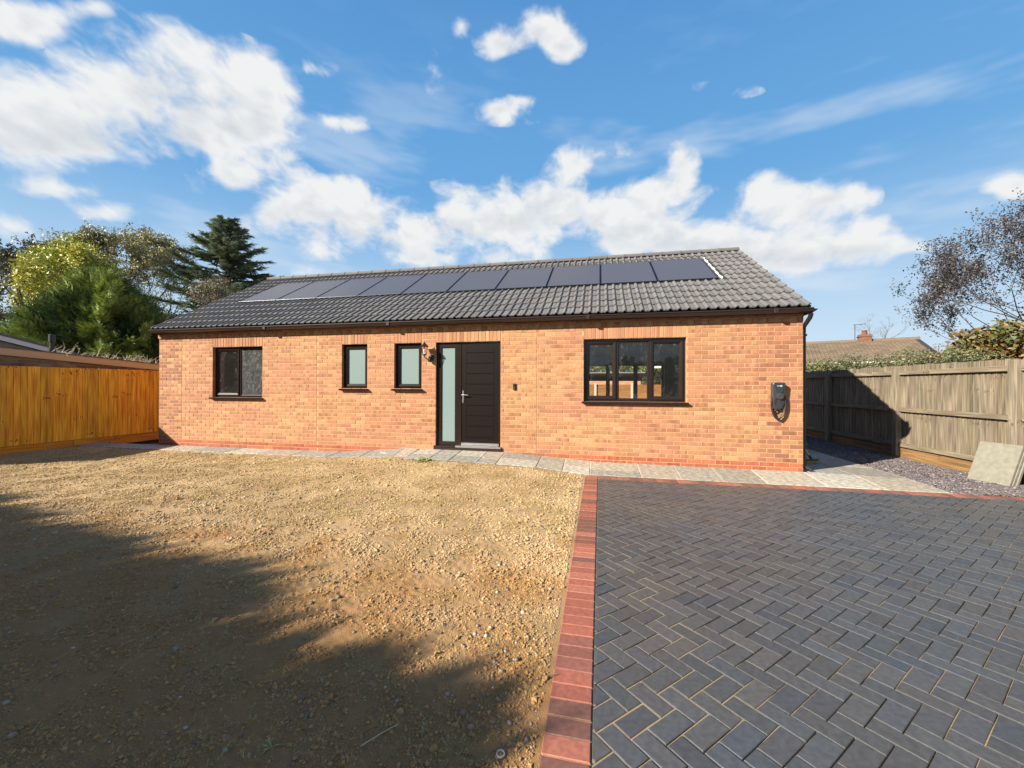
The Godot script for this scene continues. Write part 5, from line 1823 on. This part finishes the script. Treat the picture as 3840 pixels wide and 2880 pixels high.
# a spray of conifer foliage along +x, drooping a little
func spray(key: String, twigs: int, width: float, droop: float) -> Mesh:
	if leaf_mesh.has(key): return leaf_mesh[key]
	var mb := MB.new()
	for i in twigs:
		var t := float(i) / twigs
		var c := Vector3(t, -droop * t * t, 0)
		for sd: float in [-1.0, 1.0]:
			var l := width * (1.05 - t) * rf(0.7, 1.2)
			var d := Vector3(0.75, rf(-0.35, 0.25), sd * rf(0.6, 1.0)).normalized()
			var s := d.cross(Vector3(rf(-.3, .3), 1, rf(-.3, .3))).normalized() * l * 0.16
			mb.col = mul(Color.WHITE, rf(0.7, 1.2))
			mb.tri(c - s, c + s, c + d * l, Vector3(rf(-.3, .3), 1, rf(-.3, .3)))
			mb.tri(c + d * l * 0.3 - s, c + d * l * 0.3 + s, c + d * l * 0.6 + Vector3(0.5 * l, rf(-.3, .3) * l, sd * 0.1 * l), Vector3(0.2, 1, sd * 0.3))
	leaf_mesh[key] = mb.mesh()
	return leaf_mesh[key]

func limbs(mb: MB, p: Vector3, d: Vector3, len: float, rad: float, depth: int, tips: Array, box_c: Vector3, box_r: Vector3, spread: float) -> void:
	var pts := PackedVector3Array([p])
	var rads := PackedFloat32Array([rad])
	var dd := d
	var q := p
	var n := 3
	for i in n:
		dd = (dd + Vector3(rf(-1, 1), rf(-0.6, 0.9), rf(-1, 1)) * 0.22).normalized()
		q += dd * len / n
		pts.append(q)
		rads.append(rad * lerpf(1.0, 0.62, float(i + 1) / n))
		if depth <= 2: tips.append([q, dd, depth])
	mb.tube(pts, rads, 6 if rad > 0.03 else 4, false)
	if depth == 0:
		return
	var kids := 3 if rng.randf() < 0.65 else 2
	for k in kids:
		var axis := Vector3(rf(-1, 1), rf(-1, 1), rf(-1, 1)).normalized()
		var nd := (dd + axis * spread * rf(0.6, 1.2)).normalized()
		nd = (nd + Vector3.UP * 0.12).normalized()
		var e := q + nd * len * 0.75
		var rel := (e - box_c) / box_r
		if rel.length() > 1.0:
			nd = (nd - rel.normalized() * 0.55).normalized()
		limbs(mb, q, nd, len * rf(0.62, 0.84), rads[-1] * 0.72, depth - 1, tips, box_c, box_r, spread)

# a broadleaf tree: trunk, limbs, and leaf clusters on the twigs (and within the crown when full > 0)
func broadleaf(called: String, label: String, foot: Vector3, c: Vector3, r: Vector3, cols: Array, o: Dictionary) -> void:
	rng.seed = o.seed
	var t := thing(called, label, o.get("cat", "tree"), foot, o.get("group", ""))
	var mb := MB.new()
	var tips := []
	var lc := c - foot
	var th: float = maxf(lc.y - r.y * 0.75, 0.3)
	var rad: float = o.get("rad", 0.16)
	mb.tube(PackedVector3Array([Vector3.ZERO, Vector3(rf(-.1, .1), th * 0.5, rf(-.1, .1)), Vector3(0, th, 0)]), PackedFloat32Array([rad * 1.25, rad, rad * 0.9]), 8, false)
	var stems: int = o.get("stems", 4)
	for k in stems:
		var a := TAU * k / stems + rf(-.4, .4)
		var el := rf(0.5, 1.3)
		var d := Vector3(cos(a) * cos(el) * r.x / r.y, sin(el), sin(a) * cos(el) * r.z / r.y).normalized()
		limbs(mb, Vector3(0, th, 0), d, r.y * o.get("reach", 0.62), rad * 0.62, o.get("depth", 4), tips, lc, r, o.get("spread", 0.75))
	obj("trunk", mb, M[o.get("bark", "bark")], t)
	var nz := fnoise(0.9 / maxf(r.x, 0.6), 2, o.seed)
	var xs := []
	var cs := PackedColorArray()
	var put := func(p: Vector3, k: float) -> void:
		var s: float = rf(0.75, 1.25) * k
		xs.append(Transform3D(Basis.from_euler(Vector3(rf(-.6, .6), rf(0, TAU), rf(-.6, .6))).scaled(Vector3.ONE * s), p))
		var m := clampf(nz.get_noise_3dv(p * 1.6) * 1.1 + 0.5 + rf(-.2, .2), 0, 1)
		cs.append(mul((cols[0] as Color).lerp(cols[1], m), rf(0.8, 1.15)))
	var keep: float = o.get("tips", 1.0)
	for tp: Array in tips:
		if ((tp[0] - lc) / r).length() < 1.12:
			if rng.randf() < keep: put.call(tp[0] + Vector3(rf(-.08, .08), rf(-.08, .08), rf(-.08, .08)), 1.0)
			if keep > 1.0 and rng.randf() < keep - 1.0: put.call(tp[0] + Vector3(rf(-.3, .3), rf(-.2, .3), rf(-.3, .3)), 1.0)
	var full: int = o.get("full", 0)
	var tries := 0
	while full > 0 and tries < full * 12:
		tries += 1
		var u := Vector3(rf(-1, 1), rf(-1, 1), rf(-1, 1))
		if u.length() > 1.0: continue
		var lump := 0.80 + 0.30 * nz.get_noise_3dv(u.normalized() * r * 2.2) + 0.12 * nz.get_noise_3dv(u.normalized() * r * 5.0)
		if u.length() > lump or (u.length() < lump * 0.45 and rng.randf() < 0.7): continue
		if nz.get_noise_3dv(u * r * 3.1 + Vector3(9, 4, 2)) < -0.28: continue
		put.call(lc + u * r, 1.0)
		full -= 1
	multi("crown", o.mesh, M.get(o.get("mat", "leaf")), xs, cs, t)

# a bushy conifer: sprays pointing out and up over a cone or dome
func conifer_bush(called: String, label: String, foot: Vector3, h: float, r: float, count: int, sm: Mesh, cols: Array, sd: int, category := "tree", group := "", squash := 1.0, blunt := 0.62, lumpy := 0.55) -> void:
	rng.seed = sd
	var t := thing(called, label, category, foot, group)
	var tm := MB.new()
	tm.tube(PackedVector3Array([Vector3.ZERO, Vector3(0.03, h * 0.5, 0.02), Vector3(0, h * 0.96, 0)]), PackedFloat32Array([0.14, 0.09, 0.01]), 7, false)
	obj("trunk", tm, M.bark_dark, t)
	var nz := fnoise(0.55, 3, sd)
	var xs := []
	var cs := PackedColorArray()
	for i in count:
		var y := pow(rng.randf(), 0.85)
		var a := rf(0, TAU)
		var env: float = pow(1.0 - y, blunt) * (0.55 + 0.45 * smoothstep(0.0, 0.22, y))
		var d := Vector3(cos(a), 0, sin(a) * squash)
		var lump := 1.0 + lumpy * nz.get_noise_3d(cos(a) * 2.6, y * h * 1.1, sin(a) * 2.6)
		var rr := env * r * lump * (1.0 - 0.5 * pow(rng.randf(), 2.2))
		var p := d * rr + Vector3.UP * (y * h * 0.97 + 0.05)
		var up := lerpf(0.15, 1.5, y * y) + rf(-.3, .4)
		var dir := (d + Vector3.UP * up).normalized()
		var side := dir.cross(Vector3.UP).normalized()
		if side.length() < 0.5: side = Vector3.RIGHT
		side = side.rotated(dir, rf(-1.0, 1.0))
		var s := rf(0.30, 0.55) * (0.75 + 0.25 * r)
		xs.append(Transform3D(Basis(dir * s, side.cross(dir).normalized() * s, side * s).orthonormalized().scaled(Vector3.ONE * s), p))
		var m := clampf(0.5 + nz.get_noise_3dv(p * 1.1) * 1.2 + rf(-.25, .25), 0, 1)
		cs.append(mul((cols[0] as Color).lerp(cols[1], m), rf(0.7, 1.2)))
	multi("crown", sm, M.needle, xs, cs, t)

func cedar(foot: Vector3, h: float, r: float) -> void:
	rng.seed = 930
	var t := thing("cedar", "tall dark cedar with layered branches behind the left end of the roof", "tree", foot)
	var tm := MB.new()
	tm.tube(PackedVector3Array([Vector3.ZERO, Vector3(0, h * 0.5, 0), Vector3(0.1, h, 0)]), PackedFloat32Array([0.32, 0.2, 0.03]), 8, false)
	var sm := spray("cedar", 10, 0.52, 0.16)
	var xs := []
	var cs := PackedColorArray()
	var y := 1.6
	while y < h:
		var f := y / h
		var L := r * (pow(1.0 - f, 0.80) * 1.12 + 0.05) * (0.75 + 0.25 * smoothstep(0.1, 0.4, f))
		var n := 3
		for k in n:
			var a := rf(0, TAU)
			var l := L * rf(0.55, 1.18)
			var d := Vector3(cos(a), 0, sin(a))
			var rise := rf(-0.05, 0.30) + f * 0.5
			var pts := PackedVector3Array()
			var rads := PackedFloat32Array()
			for q in 6:
				var u := q / 5.0
				pts.append(Vector3(0, y, 0) + d * l * u + Vector3.UP * (l * (rise * u - 0.30 * u * u + 0.10 * pow(u, 4))))
				rads.append(lerpf(0.045, 0.008, u))
			tm.tube(pts, rads, 4, false)
			var m := int(6 + l * 10.0)
			for q in m:
				var u := lerpf(0.18, 1.02, (q + rng.randf()) / m)
				var p := Vector3(0, y, 0) + d * l * u + Vector3.UP * (l * (rise * u - 0.30 * u * u + 0.10 * pow(u, 4)))
				var sg := -1.0 if q % 2 == 0 else 1.0
				var dir := (d * rf(0.5, 1.0) + Vector3(-d.z, 0, d.x) * sg * rf(0.2, 1.0) * (1.15 - u) + Vector3.UP * rf(-.12, .28)).normalized()
				var up := (Vector3.UP + Vector3(rf(-.35, .35), 0, rf(-.35, .35))).normalized()
				var side := dir.cross(up).normalized()
				var s := rf(0.38, 0.75) * (0.75 if f > 0.85 else 1.0)
				xs.append(Transform3D(Basis(dir, side.cross(dir).normalized(), side).scaled(Vector3.ONE * s), p))
				cs.append(mul(lin(0.17, 0.22, 0.165).lerp(lin(0.36, 0.41, 0.31), rng.randf()), rf(0.75, 1.15)))
		y += rf(0.075, 0.15)
	obj("trunk", tm, M.bark_dark, t)
	multi("crown", sm, M.needle, xs, cs, t)

func build_trees() -> void:
	rng.seed = 900
	var small := leaf_cluster("small", 9, 0.16, 0.10)
	var fine := leaf_cluster("fine", 9, 0.17, 0.085)
	var mid := leaf_cluster("mid", 14, 0.22, 0.13)
	var fat := leaf_cluster("fat", 16, 0.26, 0.16)
	var tiny := leaf_cluster("tiny", 12, 0.11, 0.055)
	var fan := spray("fan", 8, 0.38, 0.10)
	var fan2 := spray("fan2", 7, 0.50, 0.05)
	broadleaf("tree", "dark thinly leaved tree at the far left edge of the picture", Vector3(-28.2, 0, -11.6), Vector3(-28.2, 6.6, -11.6), Vector3(4.4, 4.4, 4.0), [lin(0.07, 0.075, 0.045), lin(0.13, 0.125, 0.07)], {"seed": 901, "mesh": fat, "depth": 5, "tips": 0.9, "bark": "bark_dark", "full": 500, "rad": 0.25})
	broadleaf("tree", "thinly leaved tree with visible twigs behind the yellow green tree", Vector3(-18.6, 0, -11.9), Vector3(-18.6, 6.6, -11.9), Vector3(4.4, 4.2, 3.8), [lin(0.14, 0.14, 0.07), lin(0.30, 0.28, 0.14)], {"seed": 902, "mesh": small, "depth": 5, "tips": 1.4, "bark": "bark_dark", "rad": 0.22, "stems": 7, "spread": 0.6, "full": 1300})
	broadleaf("tree", "bright yellow green tree lit by the sun behind the garage", Vector3(-14.0, 0, -6.5), Vector3(-14.0, 5.9, -6.5), Vector3(2.3, 2.5, 2.0), [lin(0.26, 0.29, 0.045), lin(0.50, 0.48, 0.09)], {"seed": 903, "mesh": mid, "depth": 3, "tips": 1.0, "full": 1900, "rad": 0.16})
	conifer_bush("conifer", "broad dark green conifer rising behind the garage roof", Vector3(-7.75, 0, -3.7), 5.35, 2.75, 4200, fan2, [lin(0.050, 0.095, 0.040), lin(0.26, 0.32, 0.075)], 904, "tree", "", 1.0, 0.58, 0.85)
	cedar(Vector3(-12.6, 0, -13.2), 11.75, 4.9)
	broadleaf("tree", "small brownish tree in front of the cedar", Vector3(-8.3, 0, -9.0), Vector3(-8.3, 5.35, -9.0), Vector3(1.25, 1.3, 1.1), [lin(0.13, 0.11, 0.065), lin(0.21, 0.17, 0.10)], {"seed": 905, "mesh": tiny, "depth": 4, "tips": 1.6, "full": 700, "rad": 0.09})
	conifer_bush("shrub", "dark green shrub between the garage and the corner of the bungalow", Vector3(-5.0, 0, -4.2), 3.75, 1.25, 1800, fan, [lin(0.04, 0.06, 0.02), lin(0.11, 0.12, 0.035)], 906, "shrub")
	# right side
	broadleaf("tree", "large tree with sparse dark purple leaves at the right edge", Vector3(30.0, 0, -11.6), Vector3(29.9, 4.6, -11.6), Vector3(6.8, 6.3, 4.8), [lin(0.024, 0.022, 0.026), lin(0.055, 0.047, 0.046)], {"seed": 911, "mesh": fine, "depth": 5, "tips": 1.15, "bark": "bark_dark", "rad": 0.17, "stems": 12, "spread": 0.5, "reach": 0.47, "full": 1000})
	broadleaf("shrub", "green and orange leaved shrub above the right end of the right fence", Vector3(20.2, 0, -4.6), Vector3(20.2, 2.25, -4.6), Vector3(1.5, 1.15, 1.2), [lin(0.06, 0.075, 0.018), lin(0.24, 0.11, 0.03)], {"seed": 912, "mesh": mid, "depth": 2, "tips": 0.5, "full": 700, "rad": 0.06, "cat": "shrub"})
	broadleaf("shrub", "dark red leaved shrub between the hedge and the sparse purple tree", Vector3(20.5, 0, -7.7), Vector3(20.5, 1.9, -7.7), Vector3(0.75, 0.8, 0.7), [lin(0.10, 0.025, 0.025), lin(0.17, 0.05, 0.035)], {"seed": 913, "mesh": tiny, "depth": 3, "tips": 1.0, "full": 350, "rad": 0.05, "cat": "shrub"})
	broadleaf("shrub", "loose green shrub below the sparse purple tree", Vector3(21.3, 0, -6.4), Vector3(21.3, 2.1, -6.4), Vector3(1.3, 1.0, 1.0), [lin(0.07, 0.085, 0.03), lin(0.16, 0.16, 0.055)], {"seed": 914, "mesh": tiny, "depth": 4, "tips": 1.2, "full": 350, "rad": 0.05, "cat": "shrub"})
	broadleaf("bare_tree", "small bare tree beside the chimney beyond the neighbouring roof", Vector3(26.9, 0, -21.8), Vector3(26.9, 4.7, -21.8), Vector3(1.5, 1.25, 1.4), [lin(0.1, 0.08, 0.06), lin(0.12, 0.1, 0.08)], {"seed": 915, "mesh": tiny, "depth": 4, "tips": 0.02, "bark": "bark", "rad": 0.07, "spread": 0.6})
	# hedge beyond the right fence
	rng.seed = 920
	var t := thing("hedge", "rough green hedge along the far side of the right fence", "hedge")
	var hm := MB.new()
	for k in 12:
		var p := Vector3(17.2 + k * 0.12, 0, -10.5 + k * 0.6)
		hm.tube(PackedVector3Array([p, p + Vector3(rf(-.1, .1), 1.0, rf(-.1, .1)), p + Vector3(rf(-.3, .3), 2.0, rf(-.3, .3))]), PackedFloat32Array([0.03, 0.02, 0.008]), 5, false)
	obj("stems", hm, M.bark, t)
	var nz := fnoise(0.8, 3, 921)
	var xs := []
	var cs := PackedColorArray()
	for k in 5200:
		var s := rf(0, 1)
		var top := 2.28 + nz.get_noise_1d(s * 14.0) * 0.28
		var p := Vector3(17.1 + s * 1.9, 0, -11.0 + s * 7.0) + Vector3(0.95, 0, -0.26) * rf(-0.55, 0.55)
		p.y = top * pow(rng.randf(), 0.5) + rf(0, 0.14) * rng.randf()
		xs.append(Transform3D(Basis.from_euler(Vector3(rf(-.6, .6), rf(0, TAU), rf(-.6, .6))).scaled(Vector3.ONE * rf(0.8, 1.3)), p))
		var m := clampf(nz.get_noise_3dv(p * 2.0) + 0.5 + rf(-.3, .3), 0, 1)
		cs.append(lin(0.05, 0.065, 0.025).lerp(lin(0.15, 0.15, 0.065), m))
	multi("foliage", tiny, M.leaf, xs, cs, t)
	# trees behind the viewpoint, whose shadow lies across the soil, and shrubs behind the house
	for k in 12:
		var s := k / 11.0
		var p := Vector3(lerpf(-9.8, 3.1, s), 0, lerpf(9.0, 11.25, s) + 0.16 * sin(k * 2.1))
		var hh: float = lerpf(4.75, 4.6, s) + 0.12 * sin(k * 3.7) - 0.34 * smoothstep(0.8, 1.0, s)
		conifer_bush("evergreen", "evergreen in the row behind the viewpoint", p, hh, 1.55, 2500, fan, [lin(0.022, 0.036, 0.014), lin(0.06, 0.085, 0.025)], 940 + k, "tree", "evergreens in a row behind the viewpoint", 1.0, 0.30)
	for k in 4:
		broadleaf("shrub", "green shrub beyond the back garden fence", Vector3(6.5 + k * 2.6, 0, -16.8 - (k % 2) * 0.6), Vector3(6.5 + k * 2.6, 2.3, -16.8 - (k % 2) * 0.6), Vector3(1.8, 1.9, 1.4), [lin(0.07, 0.095, 0.03), lin(0.17, 0.2, 0.07)], {"seed": 960 + k, "mesh": mid, "depth": 2, "tips": 0.6, "full": 500, "rad": 0.08, "cat": "shrub", "group": "shrubs beyond the back garden fence"})

# woodland and hedgerows that close the view on every side, far beyond the gardens
func build_far() -> void:
	rng.seed = 980
	var xs := []
	var cs := PackedColorArray()
	var nz := fnoise(0.9, 3, 981)
	var blob := leaf_cluster("far", 40, 1.5, 1.1)
	for i in 5200:
		var a := rf(0, TAU)
		var r := 74.0 + 10.0 * nz.get_noise_2d(cos(a) * 3.0, sin(a) * 3.0) + rf(-3, 3)
		var h := 4.6 + 2.6 * nz.get_noise_2d(cos(a) * 9.0 + 5.0, sin(a) * 9.0)
		xs.append(Transform3D(Basis.from_euler(Vector3(rf(-.4, .4), rf(0, TAU), rf(-.4, .4))), Vector3(8.0 + cos(a) * r, h * pow(rng.randf(), 0.7), sin(a) * r)))
		cs.append(lin(0.055, 0.07, 0.03).lerp(lin(0.13, 0.13, 0.055), rng.randf()))
	multi("treeline", blob, M.leaf, xs, cs)

func build_small() -> void:
	rng.seed = 990
	var h := soil_h(9.722, 5.871)
	var rm := MB.new()
	rm.xf.origin = Vector3(0, 0.006, 0)
	rm.lathe(PackedVector2Array([Vector2(0.0135, 0), Vector2(0.0135, 0.006), Vector2(0.0165, 0.007), Vector2(0.0175, 0.004), Vector2(0.0175, 0)]), 20)
	var o := obj("ring", rm, mat("ring_grey", lin(0.45, 0.43, 0.40), 0.5))
	o.position = Vector3(9.722, h, 5.871)
	tag(o, "small pale plastic ring lying on the soil near the red edging", "ring")
	var ms: StandardMaterial3D = mat("seedling", lin(0.20, 0.22, 0.06), 0.6)
	for q: Array in [[8.483, 5.427, "small green seedling on the shaded soil, the one farther from the edging", 0.022], [8.824, 6.066, "yellowish seedling with narrow leaves at the bottom of the shaded soil", 0.030], [7.07, 0.86, "tuft of green weed at the edge of the path by the front door", 0.10]]:
		var mb := MB.new()
		var s: float = q[3]
		for k in 6 if s < 0.1 else 34:
			var a := rf(0, TAU)
			var d := Vector3(cos(a), 0, sin(a))
			var b := Vector3(rf(-1, 1), 0, rf(-1, 1)) * (0.1 if s < 0.1 else 1.0) * s
			var sd := Vector3(-d.z, 0, d.x) * s * 0.13
			var m1 := b + d * s * 0.6 + Vector3.UP * s * rf(0.25, 0.5)
			mb.quad(b - sd * 0.4, b + sd * 0.4, m1 + sd, m1 - sd, Vector3.UP)
			mb.tri(m1 - sd, m1 + sd, m1 + d * s * rf(0.5, 0.9) + Vector3.UP * s * rf(-.2, .1), Vector3.UP)
		var w := obj("seedling", mb, ms)
		w.position = Vector3(q[0], soil_h(q[0], q[1]), q[1])
		tag(w, q[2], "weed")
	for q: Array in [[9.17, 5.98, 0.9, 0.16, "thin dry stick on the shaded soil near the ring"], [9.80, 5.45, 0.5, 0.12, "dark twig on the soil against the red edging"]]:
		var mb := MB.new()
		var d: Vector3 = Vector3(cos(q[2]), 0.03, -sin(q[2])) * q[3]
		mb.tube(PackedVector3Array([Vector3.ZERO, d * 0.5 + Vector3(0.004, 0.006, 0), d]), PackedFloat32Array([0.0022, 0.002, 0.0014]), 5)
		var w := obj("stick", mb, M.vine if q[0] < 9.5 else M.bark)
		w.position = Vector3(q[0], soil_h(q[0], q[1]) + 0.008, q[1])
		tag(w, q[4], "stick")

func _ready() -> void:
	# camera
	var cam := Camera3D.new()
	cam.name = "camera"
	add_child(cam)
	var yaw := 0.2149
	var pitch := 0.0044
	var roll := 0.0030
	var fwd := Vector3(-sin(yaw), 0, -cos(yaw))
	var rt := Vector3(cos(yaw), 0, -sin(yaw))
	var f2 := fwd * cos(pitch) + Vector3.UP * sin(pitch)
	var u2 := fwd * -sin(pitch) + Vector3.UP * cos(pitch)
	cam.transform = Transform3D(Basis(rt * cos(roll) + u2 * sin(roll), rt * -sin(roll) + u2 * cos(roll), -f2), EYE)
	cam.keep_aspect = Camera3D.KEEP_HEIGHT
	cam.fov = 87.48
	cam.near = 0.05
	cam.far = 900.0
	cam.current = true
	# sky, exposure, sun
	var expo := 3.0
	var env := Environment.new()
	env.background_mode = Environment.BG_SKY
	var sky := Sky.new()
	var pan := PanoramaSkyMaterial.new()
	pan.panorama = make_sky(1.0 / expo)
	sky.sky_material = pan
	env.sky = sky
	env.tonemap_mode = Environment.TONE_MAPPER_LINEAR
	env.tonemap_exposure = expo
	env.sdfgi_enabled = true
	env.ssao_enabled = true
	env.ssil_enabled = true
	var we := WorldEnvironment.new()
	we.name = "environment"
	we.environment = env
	add_child(we)
	var sun := DirectionalLight3D.new()
	sun.name = "sun"
	sun.light_energy = 1.6
	sun.light_color = Color(1.0, 0.955, 0.88)
	sun.light_angular_distance = 0.5
	sun.shadow_enabled = true
	add_child(sun)
	sun.transform = Transform3D(Basis.looking_at(Vector3(2.55, -1.87, -2.17), Vector3.UP), Vector3(-10, 12, 12))
	make_materials()
	build_ground()
	build_paving()
	build_house()
	build_fences()
	build_left_buildings()
	build_right_house()
	build_trees()
	build_far()
	build_wall_things()
	build_slabs()
	build_small()
